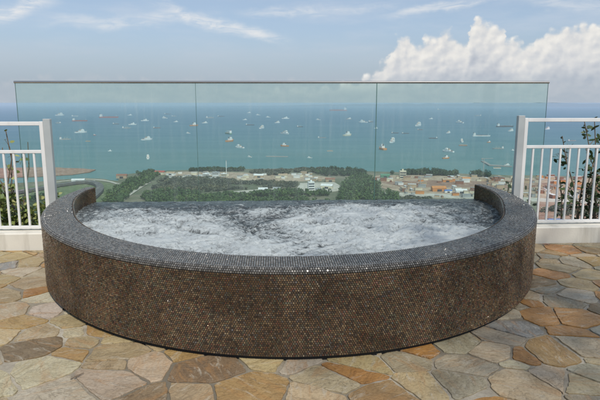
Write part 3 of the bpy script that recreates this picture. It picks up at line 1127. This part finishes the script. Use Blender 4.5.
def make_block():
    root = empty('building')
    w = MB(); w.box(-11, 11, -8, 8, 0, 13); w.build('wall', M['p_cream'], root)
    r_ = MB(); r_.box(-11.4, 11.4, -8.4, 8.4, 13.02, 14); r_.box(-3, 3, -2, 2, 14.02, 17); r_.build('roof', M['p_grey'], root)
    for k in range(3):
        d = MB(); d.box(-10, 10, -8.2, -8.003, 1.6 + 4 * k, 3.6 + 4 * k); d.build('window_band', M['p_dark'], root)
    return root


def make_hut():
    root = empty('site_hut')
    w = MB(); w.box(-6, 6, -2.5, 2.5, 0, 5.2); w.build('wall', M['p_white'], root)
    r_ = MB(); r_.box(-6.3, 6.3, -2.8, 2.8, 5.22, 5.6); r_.build('roof', M['p_grey'], root)
    return root


def recolour(root, wall, roof):
    for ch in root.children:
        key = ch.name.split('.')[0]
        if key in ('wall', 'roof'):
            ch.material_slots[0].link = 'OBJECT'
            ch.material_slots[0].material = M['p_' + (wall if key == 'wall' else roof)]


T_SHED, T_BLOCK, T_HUT = make_shed(), make_block(), make_hut()
used = set()


def place(tpl, px, py, rot, sx, wall, roof, label, cat, group, sy=None, sz=None):
    o = tpl if tpl.name not in used else copy_tree(tpl)
    used.add(tpl.name)
    o.location = on(px, py, ld + .4)
    o.rotation_euler = (0, 0, R(rot)); o.scale = (sx, sy or sx, sz or sx)
    recolour(o, wall, roof)
    return tag(o, label, cat, group)


g1 = 'sheds and buildings on the reclaimed land'
place(T_SHED, 78.5, 181.5, 8, 1.05, 'white', 'white', 'long white-roofed pavilion on the lawn by the curved road', 'shed', g1, .8, .6)
place(T_SHED, 92, 183.5, -20, .6, 'white', 'white', 'small white shed at the bend of the curved road', 'shed', g1)
place(T_SHED, 122, 178, 5, .9, 'tan', 'rust', 'brown-roofed shed at the corner of the shore', 'shed', g1)
place(T_SHED, 160, 174.5, -6, .9, 'cream', 'red', 'red-roofed shed beside the shore wood', 'shed', g1)
place(T_SHED, 171, 175.2, -10, .8, 'white', 'tan', 'tan-roofed shed on the sand strip', 'shed', g1)
place(T_BLOCK, 206, 176.5, 10, .8, 'white', 'white', 'white block at the left end of a bright cluster on the shore', 'building', g1, 1, .6)
place(T_BLOCK, 216, 175.5, -5, .9, 'white', 'grey', 'white grey-roofed block behind the mast', 'building', g1, 1, .7)
place(T_BLOCK, 224, 177, 0, .7, 'cream', 'white', 'cream block under the tall mast', 'building', g1)
place(T_SHED, 259, 177.5, 0, .8, 'tan', 'white', 'white-roofed shed on bare sand near the middle', 'shed', g1)
place(T_SHED, 283, 177.3, -4, .8, 'cream', 'tan', 'low tan shed on bare sand right of the middle', 'shed', g1)
place(T_SHED, 263, 191.2, 6, .7, 'white', 'white', 'white shed at the left of the pale clearing', 'shed', g1)
place(T_SHED, 277, 190.2, -8, .6, 'white', 'grey', 'grey-roofed shed in the pale clearing', 'shed', g1)
place(T_BLOCK, 311, 190, 12, .65, 'white', 'white', 'white tower-like block left of the tree mound', 'building', g1, .7, 1.4)
place(T_BLOCK, 318, 192, 0, .6, 'white', 'grey', 'short white block in front of a taller one', 'building', g1)
place(T_SHED, 327, 188.5, -15, .9, 'cream', 'white', 'cream shed with white roof touching the tree mound', 'shed', g1)
place(T_SHED, 330, 181.5, 5, .8, 'tan', 'rust', 'rusty-roofed shed behind the tree mound', 'shed', g1)
place(T_BLOCK, 402.5, 178.5, 0, .75, 'cream', 'cream', 'square cream tower rising from the tree belt', 'building', g1, .8, 1.5)
place(T_SHED, 438.5, 191, 3, 1.05, 'orange', 'orange', 'bright orange shed in the building site', 'shed', g1, 1, .95)
place(T_SHED, 448, 192.5, 2, .55, 'white', 'blue', 'small blue-roofed shed right of the orange one', 'shed', g1)
place(T_SHED, 461, 193.2, -4, .8, 'white', 'white', 'white shed near the right arm of the hot tub', 'shed', g1)
place(T_SHED, 447, 182, 0, .8, 'orange', 'tan', 'orange-walled shed further back in the building site', 'shed', g1)
place(T_SHED, 466, 180.5, 4, .7, 'cream', 'orange', 'small orange-roofed shed in front of the tree belt', 'shed', g1)
place(T_SHED, 385, 177.5, 0, .8, 'green', 'green', 'pale green shed beside the glass joint', 'shed', g1)
place(T_SHED, 555, 222, 0, .75, 'blue', 'blue', 'long bright blue shed just above the low wall', 'shed', g1, 1.2, .45)
place(T_SHED, 583, 223, -10, .55, 'white', 'white', 'white shed just above the low wall', 'shed', g1)
place(T_BLOCK, 549, 190, 5, .7, 'tan', 'rust', 'tan block on the red earth behind the railing bars', 'building', g1)
place(T_BLOCK, 573, 198, -8, .7, 'white', 'grey', 'white grey-roofed block behind the railing bars', 'building', g1)
r_ = random.Random(5)
i = 0
while i < 210:
    px = r_.uniform(374, 640); py = r_.uniform(177, 199)
    if py > 177 + 22 * min(1, (px - 366) / 50): continue
    if abs(px - 438) < 14 and abs(py - 190) < 7: continue
    place(T_HUT, px, py, r_.choice((0, 0, 90, 8, -10)) + r_.uniform(-6, 6), r_.uniform(.7, 1.6), r_.choice(('white', 'cream', 'tan', 'rust', 'orange', 'grey', 'tan', 'rust')), r_.choice(('grey', 'tan', 'rust', 'white', 'tan')),
          'small box-like site hut on the sandy building ground', 'site hut', 'site huts on the building ground')
    i += 1
for i in range(48):
    px = r_.uniform(152, 340); py = r_.uniform(173.5, 181)
    place(T_HUT, px, py, r_.uniform(-20, 20), r_.uniform(.8, 1.4), r_.choice(('white', 'white', 'cream', 'tan')), r_.choice(('white', 'grey', 'tan')),
          'small pale hut on the bare sand along the shore', 'hut', 'huts along the shore')


def mast(px, py, h, label, jib=0, name='mast'):
    root = empty(name, on(px, py, ld + .4))
    tag(root, label, 'crane' if jib else 'mast')
    mb = MB(); mb.box(-.7, .7, -.7, .7, 0, h); mb.build('tower', M['p_white' if not jib else 'p_grey'], root)
    b = MB(); b.box(-2, 2, -2, 2, -.3, 1.2); b.build('base', M['concrete'], root)
    if jib:
        j = MB(); j.box(-jib * .3, jib, -.5, .5, h + .02, h + 1.2); j.build('jib', M['p_grey'], root)
        c = MB(); c.box(-jib * .3, -jib * .3 + 4, -1, 1, h - 2.5, h); c.build('counterweight', M['concrete'], root)
    else:
        c = MB(); c.box(-1.3, 1.3, -1.3, 1.3, h + .02, h + 2.0); c.build('lamp_head', M['p_grey'], root)


mast(226.5, 176, 42, 'tall white mast on the shore tree belt')
mast(483, 177, 50, 'tall thin tower crane at the shore behind the hot tub arm', 24, 'tower_crane')
mast(420, 188, 26, 'short tower crane inside the building site', 18, 'tower_crane')

# ------------------------------------------------------------------ ships
def hull_mesh(L, Bm, H, bow=.22, sheer=.25):
    """pointed hull, keel line at z=-.1H, deck with raised bow"""
    mb = MB()
    st = [(-.5, .80, .0), (-.46, .95, 0), (-.3, 1, 0), (.2, 1, 0), (.5 - bow, .97, .05), (.5 - bow * .55, .72, .35), (.5 - bow * .2, .34, .8), (.5, .03, 1)]
    rings = []
    for (x, w, s_) in st:
        zt = H * (1 + sheer * s_)
        xx = x * L
        xb = xx - (.03 * L if x > .35 else 0)
        rings.append([(xx, w * Bm / 2, zt), (xb, w * Bm / 2 * .86, -.15 * H), (xb, -w * Bm / 2 * .86, -.15 * H), (xx, -w * Bm / 2, zt)])
    for r0 in rings: mb.v += r0
    n = len(rings)
    for i in range(n - 1):
        for j in range(4):
            a, b = i * 4 + j, i * 4 + (j + 1) % 4
            mb.f.append((a, b, b + 4, a + 4)); mb.mi.append(0)
    mb.f += [(0, 1, 2, 3), tuple((n - 1) * 4 + j for j in (3, 2, 1, 0))]; mb.mi += [0, 0]
    return mb


def ship_template(kind):
    root = empty({'cargo': 'cargo_ship', 'tanker': 'tanker_ship', 'supply': 'supply_vessel', 'barge': 'barge', 'tug': 'tugboat'}[kind])
    L = 100.0
    if kind == 'cargo':
        hull_mesh(L, 17, 7.5).build('hull', M['p_dark'], root)
        s = MB(); s.box(-46, -31, -7.5, 7.5, 7.52, 20); s.box(-44, -33, -8.6, 8.6, 20.02, 23); s.build('deckhouse', M['p_white'], root)
        f = MB(); f.tube([(-42, 0, 23), (-42, 0, 29)], [2.2, 1.8], 10); f.build('funnel', M['p_red'], root)
        for x in (-18, 2, 22):
            h = MB(); h.box(x - 7, x + 7, -5.5, 5.5, 7.52, 10); h.build('hatch', M['p_tan'], root)
        for x in (-8, 12):
            c = MB(); c.tube([(x, 0, 7.5), (x, 0, 24)], [1.2, .8], 8); c.tube([(x, 0, 20), (x + 13, 0, 25)], [.6, .4], 6); c.build('deck_crane', M['p_cream'], root)
        m_ = MB(); m_.tube([(40, 0, 9), (40, 0, 20)], [.6, .4], 6); m_.build('mast', M['p_white'], root)
    elif kind == 'tanker':
        hull_mesh(L, 16, 6.0).build('hull', M['p_red'], root)
        s = MB(); s.box(-46, -34, -7, 7, 6.02, 17); s.box(-44, -35, -8, 8, 17.02, 19.5); s.build('deckhouse', M['p_white'], root)
        f = MB(); f.tube([(-45, 0, 17), (-45, 0, 23)], [2, 1.7], 10); f.build('funnel', M['p_dark'], root)
        p = MB(); p.box(-30, 34, -1.5, 1.5, 6.02, 7.6); p.box(-2, 2, -7, 7, 6.02, 8.2); p.build('deck_pipes', M['p_rust'], root)
        m_ = MB(); m_.tube([(38, 0, 7), (38, 0, 16)], [.6, .4], 6); m_.build('mast', M['p_white'], root)
    elif kind == 'supply':
        hull_mesh(L, 21, 8, .25, .4).build('hull', M['p_white'], root)
        s = MB(); s.box(-20, 26, -8.5, 8.5, 8.02, 15); s.box(2, 24, -9, 9, 15.02, 21); s.box(8, 20, -7, 7, 21.02, 25); s.build('deckhouse', M['p_white'], root)
        w = MB(); w.box(24.0, 24.4, -8, 8, 16.5, 19.5); w.build('bridge_windows', M['p_dark'], root)
        f = MB(); f.box(-10, -4, -7, -3, 15.05, 22); f.box(-10, -4, 3, 7, 15.05, 22); f.build('funnel', M['p_tan'], root)
        c = MB(); c.box(-40, -26, -6, 6, 8.02, 10.5); c.build('deck_cargo', M['p_rust'], root)
        m_ = MB(); m_.tube([(14, 0, 25), (14, 0, 38)], [1, .5], 6); m_.build('mast', M['p_grey'], root)
    elif kind == 'barge':
        mb = MB(); mb.box(-50, 50, -15, 15, -2, 6); mb.build('hull', M['p_dark'], root)
        c = MB()
        rr_ = random.Random(3)
        for x in range(-40, 41, 16):
            h = rr_.uniform(6, 14); c.box(x - 7, x + 7, -11, 11, 6.02, 6 + h)
        c.build('cargo', M['p_tan'], root)
        h = MB(); h.box(-49.5, -46, -6, 6, 6.02, 15); h.build('deckhouse', M['p_white'], root)
    elif kind == 'tug':
        hull_mesh(L, 34, 13, .3, .5).build('hull', M['p_orange'], root)
        s = MB(); s.box(-16, 20, -11, 11, 13.02, 28); s.box(-4, 18, -9, 9, 28.02, 40); s.build('deckhouse', M['p_white'], root)
        f = MB(); f.tube([(-12, 0, 28), (-12, 0, 42)], [4, 3.4], 10); f.build('funnel', M['p_dark'], root)
        m_ = MB(); m_.tube([(6, 0, 40), (6, 0, 58)], [1.4, .7], 6); m_.build('mast', M['p_grey'], root)
    return root


TPL = {k: ship_template(k) for k in ('cargo', 'tanker', 'supply', 'barge', 'tug')}
# photo x, waterline y, kind, visible length in photo px, heading (0 = bow to the right, 90 = bow away), hull paint, label
SH = [
 (60, 115.6, 'supply', 4, 60, 'white', 'small white vessel near the horizon left of a red-hulled one'),
 (58, 123.4, 'cargo', 5, 20, 'grey', 'grey cargo ship just right of the grey railing post, below another'),
 (80, 121.2, 'tanker', 12, 2, 'red', 'long red tanker with white deckhouse above a bright white vessel'),
 (65.5, 139.8, 'cargo', 9, 12, 'grey', 'grey cargo ship beside the grey railing post, nearest the shore there'),
 (81, 132.8, 'supply', 6.5, 50, 'white', 'bright white vessel alone below the long red tanker'),
 (94.5, 135.4, 'tug', 2.6, 30, 'red', 'tiny red tugboat right of the bright white vessel'),
 (109, 117.8, 'tanker', 15, 4, 'red', 'longest red tanker near the horizon, white deckhouse at its end'),
 (130, 115.4, 'supply', 3, 40, 'white', 'tiny white vessel near the horizon right of the longest red tanker'),
 (145, 121, 'supply', 6, 15, 'white', 'white vessel with low grey stern over the biggest white ship'),
 (126.5, 128.4, 'cargo', 6.5, 20, 'grey', 'grey ship lying partly in front of a white one'),
 (132.5, 124.8, 'supply', 6, 15, 'white', 'white ship lying partly behind a grey one'),
 (147, 140, 'supply', 6.5, 50, 'white', 'biggest white ship, left part of the sea, seen nearly end-on'),
 (110, 151.2, 'tug', 3, 10, 'white', 'tiny pale boat close to the sandbank tip'),
 (148, 158.6, 'supply', 4.5, 75, 'white', 'narrow white boat below the biggest white ship'),
 (164.5, 118.4, 'supply', 5, 25, 'white', 'white vessel, lower left one of a tight cluster near the horizon'),
 (167.5, 114.2, 'tanker', 5, 5, 'dark', 'dark low ship, top one of a tight cluster near the horizon'),
 (174, 116.4, 'cargo', 3.5, 20, 'grey', 'small grey ship on the right of a tight cluster near the horizon'),
 (176, 122, 'supply', 3.4, 30, 'white', 'small white vessel below a tight cluster near the horizon'),
 (194, 126, 'tug', 6, 30, 'orange', 'orange-hulled vessel left of a small white one'),
 (205, 123.2, 'supply', 4, 40, 'white', 'small white vessel right of an orange-hulled one'),
 (210, 118.2, 'cargo', 6, 30, 'grey', 'cargo ship with tall white deckhouse and tan hatches near the horizon'),
 (221, 116.6, 'tanker', 5.5, 5, 'dark', 'long low dark ship touching a tall white deckhouse on its left'),
 (228, 134, 'cargo', 6, 60, 'green', 'greenish cargo ship at the top of a slanting row of three'),
 (230, 141.6, 'tug', 4.6, 60, 'orange', 'orange vessel in the middle of a slanting row of three'),
 (239.5, 148, 'supply', 7.5, 40, 'white', 'white ship with red funnels at the bottom of a slanting row of three'),
 (245, 120, 'supply', 3.4, 30, 'white', 'small white vessel above a dark broadside ship'),
 (249, 113, 'supply', 3, 30, 'white', 'tiny white vessel nearest the horizon left of the middle'),
 (250, 125.2, 'tanker', 7, 3, 'dark', 'dark broadside ship with white deckhouse left of the middle'),
 (258, 115.2, 'supply', 3.6, 20, 'white', 'tiny white boat, first of a row of three under the horizon'),
 (262, 128.6, 'supply', 4, 75, 'white', 'round-looking white vessel seen end-on left of the middle'),
 (268, 117.4, 'supply', 3.8, 15, 'white', 'tiny white boat, second of a row of three under the horizon'),
 (277.5, 123, 'supply', 3.8, 50, 'white', 'small white vessel below the right end of a row of three'),
 (285.5, 118.8, 'supply', 6, 8, 'white', 'low bright white ship, last of a row of three under the horizon'),
 (285, 134, 'supply', 6.5, -50, 'white', 'white ship right above an orange-hulled vessel'),
 (284.5, 146.4, 'tug', 6.4, 20, 'orange', 'orange-hulled vessel straight below a white ship'),
 (249.5, 157.2, 'supply', 3.6, 40, 'white', 'small white boat close to shore left of the lone breakwater'),
 (309.5, 158, 'supply', 4, 20, 'white', 'small white boat close to shore right of the lone breakwater'),
 (330, 151.4, 'barge', 5, 5, 'grey', 'small grey barge near the shore left of the glass joint'),
 (338, 110.8, 'tanker', 14, 3, 'red', 'long red ship close under the horizon beyond all others'),
 (349, 119.4, 'supply', 5, 20, 'grey', 'small grey vessel left of a bright white ship with mast'),
 (363, 122.6, 'supply', 6.6, 30, 'white', 'bright white ship with mast left of the glass joint'),
 (371, 122.2, 'cargo', 4, 50, 'dark', 'dark ship tucked behind a bright white ship with mast'),
 (347.5, 135.8, 'tug', 6.6, 40, 'cream', 'cream vessel with dark funnel alone left of the glass joint'),
 (395, 133.2, 'tanker', 6, 4, 'dark', 'dark tanker, left one of two lying stem to stern'),
 (405.5, 133.6, 'tanker', 6, 4, 'dark', 'dark tanker, right one of two lying stem to stern'),
 (392.5, 142.4, 'supply', 5.6, 70, 'white', 'white vessel below the two dark tankers'),
 (382.4, 149.6, 'tug', 4.6, 75, 'orange', 'orange vessel showing across the glass joint'),
 (418.5, 126, 'supply', 5.6, 60, 'white', 'white ship with dark hull shadow right of the glass joint'),
 (420, 129.8, 'tanker', 4.5, 10, 'rust', 'small rusty ship directly below a white one'),
 (441, 109.8, 'tanker', 6, 5, 'grey', 'tiny grey ship close under the island hills'),
 (448.5, 133.2, 'supply', 4, 50, 'white', 'small white vessel above a larger white one near the shore'),
 (448, 152, 'supply', 6.4, 55, 'white', 'large white vessel above an orange boat near the shore'),
 (446, 158.6, 'tug', 6, 20, 'orange', 'orange boat directly below a large white vessel near the shore'),
 (459.5, 123, 'supply', 4, 60, 'white', 'small white vessel left of the long moored freighter'),
 (505, 127, 'tanker', 14, 3, 'dark', 'long dark freighter broadside left of the right-hand railing post'),
 (511, 131.2, 'supply', 5.6, 40, 'white', 'white ship right under the long dark freighter'),
 (481.5, 136.4, 'tanker', 14, -4, 'white', 'long low white ship trailing a wake'),
 (461.8, 142, 'supply', 3.8, 80, 'white', 'narrow white ship seen end-on above a brown one'),
 (463, 145.8, 'barge', 6.4, 6, 'rust', 'brown laden barge below a narrow white ship'),
 (498, 149, 'cargo', 9, 8, 'grey', 'pale grey cargo ship between the jetty and the long low white ship'),
 (497, 168.4, 'barge', 6, -8, 'white', 'white-decked barge moored on the near side of the jetty'),
 (507, 165.2, 'supply', 5, 10, 'white', 'white boat moored at the end of the jetty'),
 (547.5, 129.4, 'supply', 5.6, 40, 'white', 'white ship seen over the railing just outside the glass'),
 (572, 141, 'tanker', 7, 5, 'grey', 'grey ship seen between the top and middle rails'),
 (75, 116.2, 'tanker', 5, 4, 'white', 'tiny low white ship over the long red tanker'),
 (88, 141.5, 'barge', 4, 5, 'tan', 'small tan barge in open water below the bright white vessel'),
 (116, 124.2, 'cargo', 5, 10, 'dark', 'dark cargo ship halfway between the longest red tanker and a grey ship'),
 (157, 128, 'tanker', 6, 3, 'rust', 'low rusty ship right of the grey and white pair'),
 (188, 133.5, 'supply', 3.6, 30, 'white', 'small white boat in open water below the orange-hulled vessel'),
 (300, 127, 'cargo', 5, 12, 'dark', 'dark cargo ship in open water just right of the middle'),
 (318, 120, 'supply', 3.6, 30, 'white', 'small white vessel below the long red ship under the horizon'),
 (322, 138, 'tanker', 7, 4, 'grey', 'low grey tanker halfway between the cream vessel and the orange-hulled one'),
 (376, 128.5, 'tug', 3, 20, 'white', 'tiny white boat touching the glass joint'),
 (431, 119, 'supply', 3.6, 20, 'white', 'small white vessel under the tiny grey ship by the islands'),
 (433, 138.5, 'tanker', 7, 5, 'dark', 'low dark ship left of a small white vessel near the shore'),
 (478, 116, 'cargo', 5, 10, 'grey', 'small grey cargo ship far out over the long low white ship'),
 (489, 142.5, 'tug', 3.4, 30, 'orange', 'tiny orange boat over the pale grey cargo ship'),
 (513, 150.6, 'tug', 3, 20, 'white', 'tiny white boat right beside the right-hand grey post'),
]
GRP = 'ships anchored in the strait'
CATS = {'cargo': 'cargo ship', 'tanker': 'ship', 'supply': 'vessel', 'barge': 'barge', 'tug': 'boat'}
first = set()
for (px, py, kind, w, hd, paint, label) in SH:
    o = TPL[kind] if kind not in first else copy_tree(TPL[kind])
    first.add(kind)
    if (int(px * 7) % 5) in (1,): hd = 180 - hd
    p = on(px, py, SEA_Z)
    L = 1.25 * w / F_PX * p.y / max(abs(math.cos(R(hd))), .42)
    o.location = p; o.rotation_euler = (0, 0, R(hd)); k = L / 100.0
    o.scale = (k, k, k * (1.15 if kind == 'supply' else 1.0))
    for ch in o.children:
        if ch.name.split('.')[0] == 'hull':
            ch.material_slots[0].link = 'OBJECT'; ch.material_slots[0].material = M['p_' + paint]
    tag(o, label, CATS[kind], GRP)

# ------------------------------------------------------------------ sun, sky, clouds
SUN_EL, SUN_AZ = R(52), R(158)          # azimuth from +Y clockwise: behind the camera, to the right
sd = Vector((math.sin(SUN_AZ) * math.cos(SUN_EL), math.cos(SUN_AZ) * math.cos(SUN_EL), math.sin(SUN_EL)))
sl = bpy.data.lights.new('sun', 'SUN'); sl.energy = 3.2; sl.angle = R(1.1); sl.color = (1, .955, .88)
so = bpy.data.objects.new('sun', sl); col.objects.link(so)
so.rotation_euler = (-sd).to_track_quat('-Z', 'Y').to_euler()
so.location = (0, -5, 30)

wd = bpy.data.worlds.new('World'); sc.world = wd; wd.use_nodes = True
wd.cycles.sampling_method = 'MANUAL'; wd.cycles.sample_map_resolution = 256
w = NT.__new__(NT); w.t = wd.node_tree
bg = wd.node_tree.nodes['Background']
sky = w.n('ShaderNodeTexSky', sky_type='NISHITA', sun_disc=False)
sky.sun_elevation = SUN_EL; sky.sun_rotation = SUN_AZ
sky.altitude = 200; sky.air_density = 1.0; sky.dust_density = 1.0; sky.ozone_density = 2.0
tc = w.n('ShaderNodeTexCoord')
sx = w.n('ShaderNodeSeparateXYZ'); w.l(tc.outputs['Generated'], sx.inputs[0])
az = w.math('MULTIPLY', w.math('ARCTAN2', sx.outputs['X'], sx.outputs['Y']), 180 / PI)
el = w.math('MULTIPLY', w.math('ARCSINE', sx.outputs['Z']), 180 / PI)


def vec(a, b, c=0.0):
    nd = w.n('ShaderNodeCombineXYZ')
    for i, v in enumerate((a, b, c)):
        if hasattr(v, 'links'): w.l(v, nd.inputs[i])
        else: nd.inputs[i].default_value = v
    return nd.outputs[0]


def smooth(x, a, b):
    nd = w.n('ShaderNodeMapRange', interpolation_type='SMOOTHSTEP')
    w.l(x, nd.inputs['Value']); nd.inputs['From Min'].default_value = a; nd.inputs['From Max'].default_value = b
    return nd.outputs[0]


def mul(*a):
    r = a[0]
    for b in a[1:]: r = w.math('MULTIPLY', r, b)
    return r


def to_azel(px, py):
    u, v = (px - 300) / F_PX, (py - 200) / F_PX
    y = math.cos(PITCH) - v * math.sin(PITCH); z = -math.sin(PITCH) - v * math.cos(PITCH)
    return math.degrees(math.atan2(u, y)), math.degrees(math.atan2(z, math.hypot(u, y)))


# cumulus bank: outline of its tops against the blue, by azimuth
tops = [(330, 82), (366, 75), (378, 64), (388, 54), (398, 37), (407, 33), (417, 41), (428, 36), (436, 34), (446, 26), (456, 30), (465, 36), (472, 21), (480, 16), (492, 21), (502, 23), (507, 35), (517, 37), (530, 42), (540, 32), (556, 26), (575, 22), (600, 22), (630, 30), (670, 45), (720, 70)]
pr = [to_azel(*p) for p in tops]
A0, A1 = pr[0][0], pr[-1][0]
wx_ = w.math('MULTIPLY', w.math('SUBTRACT', w.noise(vec(az, el, 3.0), 1.1, 5, .6), .5), 1.6)
wy_ = w.math('MULTIPLY', w.math('SUBTRACT', w.noise(vec(az, el, 9.0), 1.0, 4, .52), .5), 1.3)
fc = w.n('ShaderNodeFloatCurve')
cv = fc.mapping.curves[0]
while len(cv.points) < len(pr): cv.points.new(.5, .5)
for pt, (a, e) in zip(cv.points, pr):
    pt.location = ((a - A0) / (A1 - A0), max(0.0, e / 12.0)); pt.handle_type = 'AUTO'
fc.mapping.update()
w.l(w.math('DIVIDE', w.math('SUBTRACT', w.math('ADD', az, wx_), A0), A1 - A0), fc.inputs['Value'])
topv = w.math('ADD', w.math('MULTIPLY', fc.outputs[0], 12.0), wy_)


def billow(dx, dy):
    vo = w.n('ShaderNodeTexVoronoi', feature='SMOOTH_F1')
    vo.inputs['Scale'].default_value = .8; vo.inputs['Detail'].default_value = 1.2; vo.inputs['Smoothness'].default_value = .8; vo.inputs['Roughness'].default_value = .55
    w.l(vec(w.math('ADD', w.math('ADD', az, dx), mul(wx_, .5)), w.math('ADD', w.math('ADD', el, dy), mul(wy_, .3)), 2.0), vo.inputs['Vector'])
    return w.math('SUBTRACT', 1.0, vo.outputs['Distance'])


b0, b1 = billow(0, 0), billow(-.22, .25)
dtop = w.math('ADD', w.math('SUBTRACT', topv, el), mul(w.math('SUBTRACT', b0, .50), 1.5))
cum = mul(smooth(dtop, -.25, .62), smooth(el, .5, 3.4))
lit = w.math('ADD', w.math('ADD', .66, mul(w.math('SUBTRACT', b0, b1), .48)), mul(w.math('SUBTRACT', b0, .55), .25))
lit = w.math('SUBTRACT', lit, mul(smooth(dtop, .8, 6.0), .52))
lit = w.math('ADD', lit, mul(w.math('SUBTRACT', w.noise(vec(az, el, 5.0), .8, 5, .55), .5), .55), clamp=True)
cc = w.ramp(lit, [(0.0, (4.6, 5.0, 5.7)), (.35, (6.3, 6.5, 6.8)), (.68, (8.2, 8.05, 7.75)), (1.0, (9.4, 9.2, 8.8))])
# low hazy bank near the horizon
lowf = w.noise(vec(mul(az, .35), mul(el, .9), 1.0), 1.4, 5, .6, .3)
lowt = w.math('ADD', 2.3, mul(w.math('SUBTRACT', w.noise(vec(az, mul(el, 1.2), 7.7), .45, 6, .66), .5), 5.0))
low = mul(smooth(w.math('SUBTRACT', lowt, el), -.3, .9), w.math('ADD', .30, mul(smooth(lowf, .35, .7), .4)))
# thin high streaks
def streak(p0, p1, width, amp):
    (a0, e0), (a1, e1) = to_azel(*p0), to_azel(*p1)
    k = (e1 - e0) / (a1 - a0)
    line = w.math('ADD', mul(w.math('SUBTRACT', az, a0), k), e0)
    wob = mul(w.math('SUBTRACT', w.noise(vec(az, el, 12.0), .22, 4, .55), .5), 2.2)
    d = w.math('DIVIDE', w.math('ABSOLUTE', w.math('SUBTRACT', w.math('ADD', el, wob), line)), width)
    return mul(smooth(d, 1.0, 0.0), smooth(az, min(a0, a1) - 3, min(a0, a1) + 2), smooth(az, max(a0, a1) + 3, max(a0, a1) - 2), amp)


wis = w.noise(vec(mul(az, .30), mul(el, 1.4), 0.0), 1.0, 6, .64, 1.0)
cir = streak((60, 25), (200, 14), .9, .45)
for s_ in (((165, 9), (272, 37), 1.0, .75), ((400, 14), (500, -6), .7, .6), ((-10, 12), (40, 2), 1.1, .8), ((255, 12), (380, 6), .7, .4), ((520, -4), (640, 12), 1.2, .35)):
    cir = w.math('MAXIMUM', cir, streak(*s_))
cir = mul(cir, w.math('ADD', .25, mul(smooth(wis, .33, .66), .95)))
veil = mul(smooth(w.noise(vec(mul(az, .08), mul(el, .35), 4.0), 1.0, 6, .6), .40, .75), .38)
skyc = sky.outputs[0]
c = w.mix(.42, skyc, (5.2, 6.4, 8.2))
c = w.mix(veil, c, (6.4, 6.9, 7.7))
c = w.mix(smooth(el, 8.5, -.5), c, (3.8, 4.5, 5.3))
c = w.mix(w.math('MINIMUM', cir, .9), c, (8.0, 8.1, 8.2))
c = w.mix(low, c, (5.1, 5.5, 6.0))
c = w.mix(cum, c, cc)
w.l(c, bg.inputs['Color'])
bg.inputs['Strength'].default_value = .1

# ------------------------------------------------------------------ sea air
hz = MB(); hz.box(-47000, 47000, -900, 47000, SEA_Z - 8, 6.0)
hm = bpy.data.materials.new('sea_haze'); hm.use_nodes = True
ht = hm.node_tree
ht.nodes.remove(ht.nodes['Principled BSDF'])
pv = ht.nodes.new('ShaderNodeVolumePrincipled')
pv.inputs['Color'].default_value = (.74, .85, .98, 1)
pv.inputs['Density'].default_value = 5.4e-5
ht.links.new(pv.outputs[0], ht.nodes['Material Output'].inputs['Volume'])
ho = hz.build('haze', hm)
tag(ho, 'thin pale haze over the sea', kind='stuff')
try:
    hm.cycles.homogeneous_volume = True
except Exception:
    pass

# ------------------------------------------------------------------ render settings
sc.render.engine = 'CYCLES'
sc.cycles.max_bounces = 8
sc.cycles.transparent_max_bounces = 12
sc.cycles.volume_bounces = 1
sc.cycles.use_denoising = True
sc.view_settings.view_transform = 'Standard'
sc.view_settings.look = 'None'
sc.view_settings.exposure = 0.0
sc.view_settings.gamma = 1.0
sc.view_settings.use_curve_mapping = False
